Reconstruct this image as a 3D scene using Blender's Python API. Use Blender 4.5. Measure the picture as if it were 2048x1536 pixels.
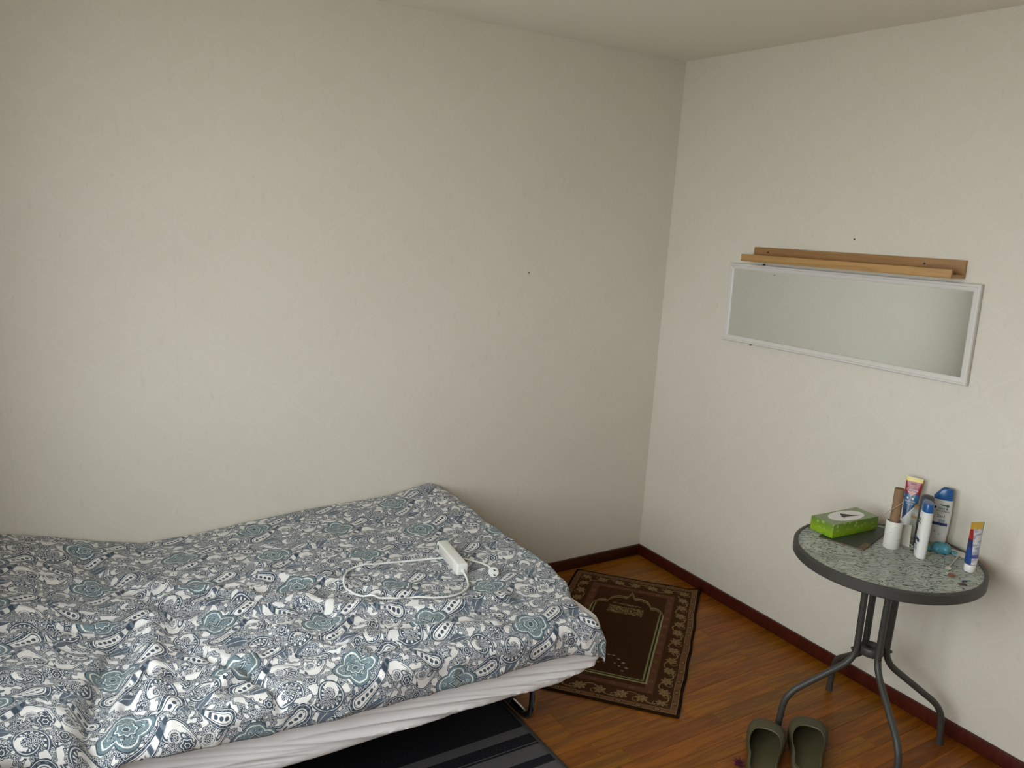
import bpy, bmesh, math, random
import numpy as np
from mathutils import Vector, Matrix

for o in list(bpy.data.objects): bpy.data.objects.remove(o, do_unlink=True)
scene = bpy.context.scene
COL = scene.collection
random.seed(7); RNG = np.random.default_rng(7)

# ---------------------------------------------------------------- camera
cam = bpy.data.cameras.new('camera'); cam.sensor_fit = 'HORIZONTAL'; cam.sensor_width = 36.0
cam.lens = 1624.756 / 2048.0 * 36.0; cam.clip_start = 0.05
cam_o = bpy.data.objects.new('camera', cam); COL.objects.link(cam_o)
cam_o.matrix_world = (Matrix.Translation((-2.81384, -3.06257, 1.77397)) @ Matrix.Rotation(-0.565714, 4, 'Z')
                      @ Matrix.Rotation(1.358081, 4, 'X') @ Matrix.Rotation(0.059386, 4, 'Z'))
scene.camera = cam_o

# ---------------------------------------------------------------- daylight
ROOM_W, ROOM_D, ROOM_H = 3.14, 4.3, 2.5          # metres; the far corner of the room is the origin
WIN_Y0, WIN_Y1, WIN_Z0, WIN_Z1 = -3.35, -0.95, 0.75, 2.30
world = bpy.data.worlds.new('overcast_sky'); scene.world = world; world.use_nodes = True
bg = world.node_tree.nodes['Background']; bg.inputs[0].default_value = (0.90, 0.95, 1.0, 1); bg.inputs[1].default_value = 6.0
pl = bpy.data.lights.new('window_portal', 'AREA'); pl.shape = 'RECTANGLE'
pl.size = WIN_Y1 - WIN_Y0; pl.size_y = WIN_Z1 - WIN_Z0; pl.cycles.is_portal = True
po = bpy.data.objects.new('window_portal', pl); COL.objects.link(po)
po.matrix_world = Matrix.Translation((-ROOM_W - 0.16, (WIN_Y0 + WIN_Y1) / 2, (WIN_Z0 + WIN_Z1) / 2)) @ Matrix(((0, 0, -1, 0), (1, 0, 0, 0), (0, 1, 0, 0), (0, 0, 0, 1))) @ Matrix.Rotation(0, 4, 'X')

scene.view_settings.view_transform = 'Standard'; scene.view_settings.look = 'None'
scene.view_settings.gamma = 1.0; scene.view_settings.use_curve_mapping = False
scene.view_settings.exposure = 0.59
# ---------------------------------------------------------------- node maths
class E:
    """a float socket (or number) that can be combined with + - * / in Python"""
    tree = None
    __slots__ = ('s',)
    def __init__(self, s): self.s = s
    def __add__(a, b): return mth('ADD', a, b)
    def __radd__(a, b): return mth('ADD', b, a)
    def __sub__(a, b): return mth('SUBTRACT', a, b)
    def __rsub__(a, b): return mth('SUBTRACT', b, a)
    def __mul__(a, b): return mth('MULTIPLY', a, b)
    def __rmul__(a, b): return mth('MULTIPLY', b, a)
    def __truediv__(a, b): return mth('DIVIDE', a, b)
    def __rtruediv__(a, b): return mth('DIVIDE', b, a)
    def __neg__(a): return mth('MULTIPLY', a, -1.0)

def plug(v, sock):
    if isinstance(v, E): v = v.s
    if hasattr(v, 'is_output'): E.tree.links.new(v, sock)
    else: sock.default_value = v

def mth(op, *a, clamp=False):
    n = E.tree.nodes.new('ShaderNodeMath'); n.operation = op; n.use_clamp = clamp
    for i, v in enumerate(a): plug(v, n.inputs[i])
    return E(n.outputs[0])

def absv(a): return mth('ABSOLUTE', a)
def sn(a): return mth('SINE', a)
def cs(a): return mth('COSINE', a)
def mn(a, b): return mth('MINIMUM', a, b)
def mx(a, b): return mth('MAXIMUM', a, b)
def sq(a): return mth('SQRT', a)
def pw(a, b): return mth('POWER', a, b)
def hyp(a, b): return sq(mth('MULTIPLY_ADD', a, a, b * b))
def at2(a, b): return mth('ARCTAN2', a, b)
def wrp(a, p): return mth('WRAP', a, p / 2, -p / 2)
def sat(a): return mth('ADD', a, 0.0, clamp=True)
def stp(a, e0, e1):
    """smoothstep from 0 at e0 to 1 at e1 (either order)"""
    n = E.tree.nodes.new('ShaderNodeMapRange'); n.interpolation_type = 'SMOOTHSTEP'; n.clamp = True
    if e0 <= e1: f, t, a0, a1 = e0, e1, 0.0, 1.0
    else: f, t, a0, a1 = e1, e0, 1.0, 0.0
    plug(a, n.inputs[0]); n.inputs[1].default_value = f; n.inputs[2].default_value = t
    n.inputs[3].default_value = a0; n.inputs[4].default_value = a1
    return E(n.outputs[0])
def band(a, lo, hi, s=0.02): return stp(absv(a - (lo + hi) / 2), (hi - lo) / 2 + s, (hi - lo) / 2 - s)
def mixf(a, b, f):
    n = E.tree.nodes.new('ShaderNodeMix'); n.data_type = 'FLOAT'
    plug(f, n.inputs[0]); plug(a, n.inputs[2]); plug(b, n.inputs[3])
    return E(n.outputs[0])
def mixc(a, b, f):
    n = E.tree.nodes.new('ShaderNodeMix'); n.data_type = 'RGBA'
    plug(f, n.inputs[0])
    for v, i in ((a, 6), (b, 7)):
        if isinstance(v, tuple): n.inputs[i].default_value = (*v[:3], 1)
        else: plug(v, n.inputs[i])
    return n.outputs[2]
def ramp(v, stops, interp='LINEAR'):
    n = E.tree.nodes.new('ShaderNodeValToRGB'); r = n.color_ramp; r.interpolation = interp
    while len(r.elements) < len(stops): r.elements.new(0.5)
    for e, (p, c) in zip(r.elements, stops): e.position = p; e.color = (*c, 1)
    plug(v, n.inputs[0]); return n.outputs[0]
def sepxyz(vec):
    n = E.tree.nodes.new('ShaderNodeSeparateXYZ'); E.tree.links.new(vec, n.inputs[0])
    return E(n.outputs[0]), E(n.outputs[1]), E(n.outputs[2])
def comb(x, y, z=0.0):
    n = E.tree.nodes.new('ShaderNodeCombineXYZ')
    for i, v in enumerate((x, y, z)): plug(v, n.inputs[i])
    return n.outputs[0]
def noise(vec, scale, detail=2.0, rough=0.5, dim='3D'):
    n = E.tree.nodes.new('ShaderNodeTexNoise'); n.noise_dimensions = dim
    if vec is not None: E.tree.links.new(vec, n.inputs['Vector'])
    n.inputs['Scale'].default_value = scale; n.inputs['Detail'].default_value = detail; n.inputs['Roughness'].default_value = rough
    return E(n.outputs[0])
def voro(vec, scale, feature='F1', rnd=1.0):
    n = E.tree.nodes.new('ShaderNodeTexVoronoi'); n.feature = feature; n.voronoi_dimensions = '2D'
    E.tree.links.new(vec, n.inputs['Vector']); n.inputs['Scale'].default_value = scale; n.inputs['Randomness'].default_value = rnd
    return E(n.outputs['Distance'])
def rot2(x, y, deg):
    c, s = math.cos(math.radians(deg)), math.sin(math.radians(deg))
    return mth('MULTIPLY_ADD', x, c, y * s), mth('MULTIPLY_ADD', y, c, x * (-s))

def paisley_print(u, v):
    """woven-looking paisley print; u, v in centimetres. Returns (darkness 0..1, teal mask)"""
    PX, PY = 31.0, 29.0
    # gentle hand-drawn wobble of all outlines
    base_vec = comb(u, v)
    wob = noise(base_vec, 0.55, 1.0)
    def local(cx, cy, deg=0.0):
        k = mth('ROUND', (u - cx) / PX)
        x = (u - cx) - k * PX
        y = wrp((v - cy) - k * (PY / 2), PY)
        if deg: x, y = rot2(x, y, deg)
        return x, y, k
    # ground: white with small dark stipple clusters
    fine = voro(base_vec, 1.9)
    stip = stp(absv(fine - 0.42), 0.17, 0.07)               # little rings
    dense = mixf(0.92, 0.12, stip)                           # dark fill with pale rings
    # contour scrolls: parallel outlines round white islands in a stippled ground
    sc = noise(base_vec, 0.27, 0.0)
    sc = mth('MULTIPLY_ADD', noise(base_vec, 0.7, 0.0), 0.35, sc * 0.9)
    val = mixf(0.02, 0.95, stp(sc, 0.465, 0.468))
    val = mixf(val, 0.08, stp(sc, 0.487, 0.491))
    val = mixf(val, mixf(0.6, 0.95, stp(sn(mth('MULTIPLY_ADD', u, 5.0, v * 4.2)), 0.0, 0.3)), stp(sc, 0.502, 0.506))
    val = mixf(val, 0.1, stp(sc, 0.540, 0.544))
    val = mixf(val, dense, stp(sc, 0.555, 0.559))
    val = mixf(val, 0.7, stp(sc, 0.69, 0.695))
    val = mixf(val, 0.05, stp(sc, 0.722, 0.727))
    teal = None
    def over(val, new, mask): return mixf(val, new, mask)

    def leaf(cx, cy, deg, L, W, bend, val, dark=0.78):
        x, y, k = local(cx, cy, deg)
        xb = mth('MULTIPLY_ADD', y * y, bend, x)
        e = mth('MULTIPLY_ADD', y * y, 1.0 / (L * L), absv(xb) * (1.0 / W))
        inner = mixf(dark, 0.15, stp(absv(xb), 0.14, 0.06))
        return over(val, inner, stp(e, 1.0, 0.93))

    def drop(cx, cy, deg, R, L, bend, flip=1.0, scal=0.0):
        """normalised paisley distance e (0 in the head, 1 on the outline), angle, local"""
        x, y, k = local(cx, cy, deg)
        yp = mx(y, 0.0)
        xb = mth('MULTIPLY_ADD', yp * yp, bend * flip, x)
        t = mn(yp * (1.0 / L), 0.995)
        wdt = pw(1.0 - t, 0.62) * R
        e1 = hyp(xb / wdt, mn(y, 0.0) * (1.0 / R))
        e = mx(e1, yp * (1.0 / L))
        return e, x, y, xb, t

    def big(cx, cy, deg, R, L, bend, flip, val):
        e, x, y, xb, t = drop(cx, cy, deg, R, L, bend, flip)
        along = mth('MULTIPLY_ADD', t, L, at2(y, absv(xb)) * R * 0.8)
        teeth = sn(along * 3.6)
        eo = mth('MULTIPLY_ADD', teeth, 0.035, e)
        m = stp(eo, 1.12, 1.08)
        v1 = mixf(0.95, 0.06, band(e, 0.93, 1.0))             # scalloped white edge on a dark ground
        v1 = mixf(v1, mixf(0.62, 0.95, stp(teeth, -0.2, 0.2)), stp(e, 0.9, 0.87))
        v1 = mixf(v1, 0.95, stp(e, 0.74, 0.71))
        v1 = mixf(v1, 0.03, stp(e, 0.68, 0.65))
        dots = stp(hyp(wrp(y * 1.0, 1.5), xb), 0.62, 0.48)
        v1 = mixf(v1, 0.9, stp(e, 0.42, 0.36) * dots)
        v1 = mixf(v1, 0.85, band(e, 0.46, 0.54))
        return over(val, v1, m)

    def hook(cx, cy, deg, R, L, bend, flip, val):
        """white comma with a dark fringe and a small curl at its head"""
        e, x, y, xb, t = drop(cx, cy, deg, R, L, bend, flip)
        th = sn(mth('MULTIPLY_ADD', y, 2.8, x * 2.2))
        m = stp(mth('MULTIPLY_ADD', th, 0.03, e), 1.18, 1.13)
        v1 = mixf(0.9, 0.1, band(e, 1.0, 1.07))
        v1 = mixf(v1, 0.02, stp(e, 0.9, 0.86))
        v1 = mixf(v1, 0.75, band(e, 0.62, 0.70, 0.02) * stp(t, 0.16, 0.22))
        v1 = mixf(v1, dense, stp(e, 0.52, 0.48) * stp(t, 0.3, 0.36))
        r = hyp(x + (0.62 * R * flip), y - 0.25 * R)
        v1 = mixf(v1, mixf(dense, 0.1, stp(absv(r - 0.5 * R), 0.09 * R, 0.05 * R)), stp(r, 0.66 * R, 0.62 * R))
        ry = hyp((xb - 0.1 * R) * 1.8, y - 1.1 * R)
        v1 = mixf(v1, 0.85, stp(ry, 0.5 * R, 0.45 * R) * stp(ry, 0.26 * R, 0.3 * R))
        return over(val, v1, m)

    def curl(cx, cy, deg, R, val):
        """round paisley: stippled dark head with a white crescent"""
        x, y, k = local(cx, cy, deg)
        r = hyp(x, y); a = at2(y, x)
        sp = mth('MULTIPLY_ADD', a, 0.10 * R, r)               # opens out as a spiral
        pet = cs(a * 15.0)
        m = stp(sp, 1.18 * R, 1.13 * R)
        v1 = mixf(0.92, 0.05, band(sp, 0.98 * R, 1.06 * R, 0.04 * R))
        v1 = mixf(v1, mixf(0.85, 0.05, stp(pet, 0.0, 0.4)), stp(sp, 0.9 * R, 0.86 * R))
        v1 = mixf(v1, dense, stp(sp, 0.72 * R, 0.68 * R))
        rc = hyp(x - 0.35 * R, y - 0.25 * R); rd = hyp(x - 0.12 * R, y - 0.1 * R)
        v1 = mixf(v1, 0.02, stp(rc, 0.56 * R, 0.52 * R) * stp(rd, 0.38 * R, 0.42 * R))
        return over(val, v1, m)

    def flower(cx, cy, R, n, val):
        x, y, k = local(cx, cy)
        r = hyp(x, y); a = at2(y, x)
        rp = r / mth('MULTIPLY_ADD', cs(a * float(n)), 0.12, 0.95)
        v1 = mixf(0.9, 0.04, band(rp, 0.72 * R, 0.86 * R, 0.03 * R))
        v1 = mixf(v1, 0.05, band(rp, 0.28 * R, 0.4 * R, 0.03 * R))
        return over(val, v1, stp(rp, 1.03 * R, 0.98 * R))

    val = leaf(13.5, 2.4, 25, 4.4, 1.7, 0.05, val, 0.66)
    val = leaf(-11.5, -12.0, -50, 4.2, 1.7, -0.05, val, 0.72)
    val = leaf(-7.0, 9.6, 70, 3.6, 1.5, 0.06, val, 0.6)
    val = leaf(3.2, -13.8, 100, 3.8, 1.6, 0.05, val, 0.75)
    val = hook(-12.0, 3.6, -62, 2.9, 9.5, 0.05, 1.0, val)
    val = hook(10.5, -5.4, -112, 2.7, 9.0, 0.05, -1.0, val)
    val = big(-7.2, 8.6, 68, 2.4, 9.0, 0.04, -1.0, val)
    val = curl(-10.2, -6.6, 20, 3.7, val)
    val = curl(9.8, 11.2, 150, 3.2, val)
    val = big(-1.5, -10.6, -68, 3.0, 14.5, 0.022, 1.0, val)
    val = big(12.4, 4.2, 125, 3.0, 13.0, 0.028, -1.0, val)
    val = flower(-13.8, -1.4, 1.7, 6, val)
    val = flower(4.2, 9.8, 1.7, 8, val)
    val = flower(13.5, -9.4, 2.0, 6, val)
    # quatrefoil medallion, alternately with a flower and a lozenge in its middle
    x, y, k = local(0, 0)
    r = hyp(x * (1 / 1.15), y); a = at2(y, x)
    c2 = absv(cs(a * 2.0)); q = r / mth('MULTIPLY_ADD', c2, 1.9, 4.1)
    q = mth('MULTIPLY_ADD', wob, 0.08, q - 0.04)
    md = stp(q, 1.05, 1.02)
    small = hyp(wrp(x + 1.3, 2.6), wrp(y, 2.6))
    mv = mixf(0.60, 0.12, band(small, 0.35, 0.55, 0.1))
    mv = mixf(mv, mixf(0.95, 0.3, stip), stp(noise(base_vec, 0.9, 1.0), 0.5, 0.56))
    rp = r / mth('MULTIPLY_ADD', cs(a * 8.0), 0.10, 0.95)
    fl = mixf(0.9, 0.05, band(rp, 2.0, 2.35, 0.1)); fl = mixf(fl, 0.2, band(rp, 0.7, 1.0, 0.1)); fl = mixf(fl, 0.55, stp(rp, 1.95, 1.85) * stp(rp, 1.05, 1.15))
    dl = pw(pw(absv(x) * (1 / 3.1), 0.8) + pw(absv(y) * (1 / 2.6), 0.8), 1.25)
    lz = mixf(0.9, 0.08, band(dl, 0.82, 0.95, 0.03)); lz = mixf(lz, 0.1, band(dl, 0.42, 0.52, 0.03)); lz = mixf(lz, 0.4, stp(dl, 0.38, 0.34))
    odd = absv(mth('MODULO', k, 2.0))
    core = mixf(fl, lz, odd); cm = mixf(stp(rp, 2.75, 2.65), stp(dl, 1.12, 1.08), odd)
    mv = mixf(mv, core, cm)
    mv = mixf(mv, 0.04, band(q, 0.80, 0.87, 0.012))
    mv = mixf(mv, 0.66, band(q, 0.87, 0.98, 0.012))
    mv = mixf(mv, 0.95, stp(q, 0.98, 0.99))
    val = mixf(val, mv, md)
    return val, md
# ---------------------------------------------------------------- materials
def new_mat(name):
    m = bpy.data.materials.new(name); m.use_nodes = True
    E.tree = m.node_tree
    return m, m.node_tree.nodes['Principled BSDF']
def texco(kind='Object'):
    return E.tree.nodes.new('ShaderNodeTexCoord').outputs[kind]
def uvco():
    n = E.tree.nodes.new('ShaderNodeUVMap'); n.uv_map = 'UVMap'; return n.outputs[0]
def bump(height, strength, dist, bsdf):
    n = E.tree.nodes.new('ShaderNodeBump'); n.inputs['Strength'].default_value = strength; n.inputs['Distance'].default_value = dist
    plug(height, n.inputs['Height']); E.tree.links.new(n.outputs[0], bsdf.inputs['Normal']); return n
def setc(bsdf, c): 
    s = bsdf.inputs['Base Color']
    if isinstance(c, tuple): s.default_value = (*c, 1)
    else: E.tree.links.new(c, s)
def plain(name, c, rough=0.5, metal=0.0, var=0.06, scale=30.0, spec=0.5, bumpd=0.0):
    """a colour with slight procedural mottling"""
    m, b = new_mat(name)
    n = noise(texco(), scale, 3.0)
    setc(b, mixc(tuple(x * (1 - var) for x in c), tuple(min(1, x * (1 + var)) for x in c), n))
    b.inputs['Roughness'].default_value = rough; b.inputs['Metallic'].default_value = metal
    b.inputs['Specular IOR Level'].default_value = spec
    if bumpd: bump(noise(texco(), scale * 6, 3.0), 0.4, bumpd, b)
    return m

def wallpaper(name, axis):
    """tone-on-tone damask wallpaper: ogee lattice with a leafy medallion in each cell"""
    m, b = new_mat(name)
    x, y, z = sepxyz(texco())
    h = x if axis == 'x' else y
    W, H = 0.27, 0.25
    fu = absv(wrp(h * (2.0 / W), 2.0))                    # triangle wave 0..1
    sv = 0.5 - 0.5 * cs(z * (2 * math.pi / H))
    d = absv(fu - sv)
    lat = stp(absv(d - 0.13), 0.085, 0.05)               # ribbon of the lattice
    vec = comb(h, z)
    stipple = noise(vec, 95.0, 1.0, dim='2D')
    lace = stp(stipple, 0.42, 0.58)
    # medallions in the middle of every cell
    k = mth('ROUND', h * (2.0 / W))
    lx = h - k * (W / 2); lz = wrp(z - k * (H / 2) + H / 2, H)
    r = hyp(lx * 1.25, lz); a = at2(lz, lx)
    rp = r / (0.040 + 0.010 * cs(a * 8.0))
    med = stp(absv(rp - 0.55), 0.42, 0.3)
    pat = mx(lat * mixf(0.55, 1.0, lace), med * lace * 0.8)
    seam = stp(absv(wrp(h + 0.18, 0.53)), 0.0011, 0.0004)
    blot = noise(vec, 2.2, 1.0, dim='2D')
    base = mixc((0.645, 0.590, 0.500), (0.675, 0.620, 0.530), blot)
    col = mixc(base, (0.685, 0.635, 0.555), pat * 0.45)
    col = mixc(col, (0.52, 0.48, 0.42), seam * 0.22)
    scuff = stp(noise(comb(h * 3.0, z), 14.0, 2.0, dim='2D'), 0.70, 0.78)
    col = mixc(col, (0.54, 0.49, 0.42), scuff * 0.25)
    setc(b, col)
    plug(mixf(0.62, 0.54, pat), b.inputs['Roughness'])
    b.inputs['Specular IOR Level'].default_value = 0.35
    bump(stipple, 0.10, 0.0006, b)
    return m

def wood(name, dark, light, grain=1.0, rough=0.35, per_piece=True, red=0.0, vert=False):
    m, b = new_mat(name)
    x, y, z = sepxyz(texco())
    if per_piece:
        rnd = E(E.tree.nodes.new('ShaderNodeObjectInfo').outputs['Random'])
        isl = E(E.tree.nodes.new('ShaderNodeNewGeometry').outputs['Random Per Island'])
        rr = mth('FRACT', rnd * 7.31 + isl * 5.17)
    else: rr = E(E.tree.nodes.new('ShaderNodeObjectInfo').outputs['Random'])
    off = rr * 37.0
    lon, lat = (y, z) if vert else (x, y)
    v1 = comb(lon * 2.2 + off, lat * 26.0 + off * 3.0, z * 4.0)
    n1 = noise(v1, 1.0 * grain, 4.0, 0.6)
    v2 = comb(lon * 9.0 + off, lat * 260.0, off)
    n2 = noise(v2, 1.0, 2.0)
    rings = 0.5 + 0.5 * sn(n1 * 26.0 + lat * 40.0)
    f = mixf(n1, rings, 0.35) * 0.62 + n2 * 0.25
    col = ramp(f, [(0.18, dark), (0.46, tuple((a + c) / 2 for a, c in zip(dark, light))), (0.8, light)])
    hv = E.tree.nodes.new('ShaderNodeHueSaturation'); E.tree.links.new(col, hv.inputs['Color'])
    plug(0.80 + rr * 0.40, hv.inputs['Value']); plug(0.49 + mth('FRACT', rr * 3.7) * 0.016, hv.inputs['Hue'])
    setc(b, hv.outputs[0])
    b.inputs['Specular IOR Level'].default_value = 0.32
    plug(mixf(rough * 0.85, rough * 1.25, n1), b.inputs['Roughness'])
    bump(n2 * 0.4 + n1, 0.12, 0.0006, b)
    return m

M = {}
M['wp_x'] = wallpaper('wallpaper_left', 'x')
M['wp_y'] = wallpaper('wallpaper_right', 'y')
M['ceiling'] = plain('ceiling_paint', (0.82, 0.77, 0.68), 0.8, var=0.02, scale=4)
M['plaster'] = plain('plaster', (0.46, 0.42, 0.36), 0.8, var=0.02, scale=4)
M['oak'] = wood('oak_parquet', (0.120, 0.034, 0.001), (0.32, 0.110, 0.004), rough=0.33)
M['subfloor'] = plain('dark_subfloor', (0.05, 0.025, 0.01), 0.8)
M['skirting'] = wood('red_brown_skirting', (0.034, 0.0065, 0.0022), (0.075, 0.015, 0.0045), rough=0.38, per_piece=False)
M['ledge'] = wood('pine_ledge', (0.30, 0.155, 0.055), (0.48, 0.27, 0.105), rough=0.5, vert=True)
M['white_plastic'] = plain('white_plastic', (0.74, 0.73, 0.69), 0.32, var=0.02)
M['white_paint'] = plain('white_paint', (0.64, 0.60, 0.56), 0.4, var=0.02)
M['grey_metal'] = plain('grey_powder_coat', (0.044, 0.041, 0.036), 0.48, var=0.05, scale=200, bumpd=0.0002)
M['black_cap'] = plain('black_rubber', (0.015, 0.015, 0.016), 0.6)
M['chrome'] = plain('chrome', (0.62, 0.63, 0.65), 0.09, 1.0, var=0.02)
M['steel_dark'] = plain('dark_steel', (0.10, 0.085, 0.07), 0.35, 0.8)
M['dark_hole'] = plain('dark_socket', (0.03, 0.03, 0.03), 0.6)

def m_mirror():
    m, b = new_mat('mirror_silver')
    n = noise(texco(), 6.0, 3.0)
    setc(b, mixc((0.80, 0.84, 0.83), (0.84, 0.87, 0.86), n)); b.inputs['Metallic'].default_value = 1.0
    plug(mixf(0.015, 0.035, n), b.inputs['Roughness']); return m
M['mirror'] = m_mirror()

def m_duvet():
    m, b = new_mat('paisley_cotton')
    uv = uvco(); u, v, _ = sepxyz(uv)
    val, md = paisley_print(u * 108.0, v * 108.0)
    c1 = ramp(val, [(0, (0.74, 0.71, 0.68)), (0.5, (0.155, 0.19, 0.235)), (1, (0.024, 0.036, 0.055))])
    c2 = ramp(val, [(0, (0.73, 0.72, 0.68)), (0.5, (0.18, 0.25, 0.275)), (1, (0.026, 0.042, 0.056))])
    setc(b, mixc(c1, c2, md))
    b.inputs['Roughness'].default_value = 0.75; b.inputs['Specular IOR Level'].default_value = 0.25
    b.inputs['Sheen Weight'].default_value = 0.15
    wr = noise(comb(u * 0.6, v), 38.0, 4.0, 0.6); weave = noise(uv, 900.0, 0.0)
    bump(wr + weave * 0.12, 0.35, 0.004, b)
    return m
M['duvet'] = m_duvet()

def m_sheet():
    m, b = new_mat('white_jersey_sheet')
    x, y, z = sepxyz(texco())
    n = noise(comb(x * 2.0, y * 6.0, z * 40.0 + x * 9.0), 1.0, 4.0)
    setc(b, mixc((0.80, 0.765, 0.76), (0.88, 0.85, 0.85), n))
    b.inputs['Roughness'].default_value = 0.8; b.inputs['Sheen Weight'].default_value = 0.2
    b.inputs['Specular IOR Level'].default_value = 0.2
    bump(n, 0.22, 0.006, b); return m
M['sheet'] = m_sheet()

def m_striped():
    m, b = new_mat('striped_flatweave')
    x, y, z = sepxyz(texco())
    g = None
    dark = None
    for lo, hi in ((-1.029, -0.987), (-1.0795, -1.0755), (-1.150, -1.088), (-1.235, -1.187), (-1.285, -1.279), (-1.42, -1.33), (-1.56, -1.47)):
        s = stp(absv(y - (lo + hi) / 2), (hi - lo) / 2 + 0.0008, (hi - lo) / 2 - 0.0008)
        g = s if g is None else mx(g, s)
    g = mx(g, stp(x, -1.3665, -1.3645))
    rib = 0.5 + 0.5 * sn(x * 2400.0)
    n = noise(texco(), 260.0, 2.0)
    lint = stp(voro(comb(x, y), 34.0), 0.045, 0.03)
    col = mixc((0.010, 0.010, 0.013), (0.105, 0.10, 0.10), g)
    col = mixc(col, (0.3, 0.3, 0.29), lint * stp(noise(comb(x, y), 9.0, 1.0), 0.55, 0.6) * 0.6)
    setc(b, mixc(col, (0.02, 0.02, 0.022), n * 0.3)); b.inputs['Roughness'].default_value = 0.9
    b.inputs['Specular IOR Level'].default_value = 0.2
    bump(rib * 0.4 + n, 0.5, 0.0015, b); return m
M['striped'] = m_striped()

def m_prayer():
    """s across (0..0.62 from the right edge), l along (0..1.08 from the niche end), metres in the UV map"""
    m, b = new_mat('prayer_rug_pile')
    uv = uvco(); s, l, _ = sepxyz(uv)
    cm_s = s * 100.0; cm_l = l * 100.0
    n = noise(uv, 320.0, 2.0); soft = noise(uv, 9.0, 3.0)
    x = absv(cm_s - 31.0)                                   # distance from the centre line
    y = cm_l
    # distance to the rug's rim
    ds = 31.0 - x; dl = mn(y, 108.0 - y)
    rim = mn(ds, dl)
    dkb, brn, gold, rose, pink = (0.020, 0.009, 0.003), (0.060, 0.025, 0.010), (0.30, 0.215, 0.095), (0.155, 0.070, 0.034), (0.115, 0.048, 0.026)
    # position along the border and across it
    on_side = stp(dl - ds, -0.01, 0.01)                     # 1 on the long sides
    along = mixf(cm_s - 31.0, cm_l - 54.0, on_side)
    col = mixc(dkb, rose, stp(rim, 1.1, 1.3))               # edge, then guard stripe
    loz = hyp(wrp(along, 7.6) * 0.8, (rim - 2.4) * 1.1)
    col = mixc(col, gold, stp(absv(rim - 1.3), 0.16, 0.08) * 0.7)
    col = mixc(col, dkb, band(loz, 0.75, 1.05, 0.1))
    col = mixc(col, gold, band(loz, 0.5, 0.72, 0.1))
    col = mixc(col, brn, stp(rim, 3.4, 3.5))
    col = mixc(col, gold, stp(absv(rim - 3.45), 0.16, 0.08) * 0.6)
    # running vine with palmettes
    w = wrp(along, 16.0)
    vine = absv(rim - 7.2 - 2.3 * sn(along * (2 * math.pi / 16.0)))
    side = wrp(along, 8.0); par = mth('MODULO', mth('ROUND', absv(along * 0.125)), 2.0)
    py = rim - 7.0
    rr_ = hyp(side, py * 1.1); aa = at2(py, side)
    pal = rr_ / (2.1 + 0.45 * cs(aa * 7.0))
    fil = noise(uv, 210.0, 1.0)
    inb = stp(rim, 3.6, 3.7) * stp(rim, 11.2, 11.1)
    col = mixc(col, gold, stp(vine, 0.32, 0.18) * inb * 0.75)
    ring = absv(hyp(side - 2.0, py + 1.2) - 1.4)
    col = mixc(col, gold, stp(ring, 0.22, 0.12) * inb * 0.6)
    col = mixc(col, brn, stp(pal, 1.15, 1.1) * inb)
    col = mixc(col, mixc(rose, gold, stp(fil, 0.46, 0.56)), stp(pal, 1.0, 0.92) * inb)
    col = mixc(col, gold, band(pal, 0.9, 1.05, 0.05) * inb * 0.75)
    # rose-brown inner guard, then the spandrel field
    col = mixc(col, mixc(pink, rose, stp(n, 0.5, 0.6) * 0.5), stp(rim, 11.1, 11.3))
    loz2 = hyp(wrp(along + 3.8, 7.6) * 0.8, (rim - 12.9) * 1.1)
    col = mixc(col, gold, band(loz2, 0.6, 0.85, 0.1) * stp(rim, 11.4, 11.5) * stp(rim, 14.3, 14.2) * 0.45)
    col = mixc(col, brn, stp(rim, 14.6, 14.8))
    # niche: lobed pointed arch. yt(x) = where the arch edge lies
    lob1 = 36.5 - 9.5 * sq(mx(1.0 - ((x - 11.6) * (x - 11.6)) * (1 / 26.0), 0.0))
    lob2 = 28.5 - 8.0 * sq(mx(1.0 - ((x - 4.2) * (x - 4.2)) * (1 / 34.0), 0.0)) 
    tip = 16.0 + x * 2.6
    top = mn(mixf(60.0, lob1, stp(x, 16.7, 16.65)), mixf(60.0, lob2, stp(x, 10.0, 9.95)))
    top = mn(top, mx(tip, 15.5) + stp(x, 2.2, 2.3) * 50.0)
    top = mixf(90.6, top, stp(x, 16.7, 16.65))
    ins = mn(mn(y - top, 90.4 - y), (16.4 - x) * 1.0)        # inside distance
    line1 = stp(absv(ins + 0.0), 0.55, 0.4); line2 = stp(absv(ins - 1.5), 0.42, 0.3)
    low = stp(y, 37.0, 37.5)
    inside = stp(ins, -0.2, 0.2)
    field = mixc((0.036, 0.0145, 0.0045), (0.064, 0.028, 0.010), mixf(soft, n, 0.4))
    col = mixc(col, field, inside)
    col = mixc(col, (0.018, 0.018, 0.009), inside * stp(ins, 1.5, 1.3))
    col = mixc(col, mixc(gold, (0.30, 0.26, 0.12), low), mx(line1, line2 * 0.75))
    # calligraphy plaque
    px_ = absv(cm_s - 31.8); plq = stp(px_, 8.2, 8.0) * mx(stp(absv(y - 34.6), 3.9, 3.7), stp(absv(y - 28.6), 0.8, 0.6) * stp(px_, 6.5, 6.3))
    scr = absv(noise(comb(s * 1.0, l * 1.6), 62.0, 2.0) - 0.5)
    col = mixc(col, gold, plq * stp(scr, 0.055, 0.03) * 0.9)
    # scattered tulips in the lower field
    tx = absv(cm_s - 31.0)
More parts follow.
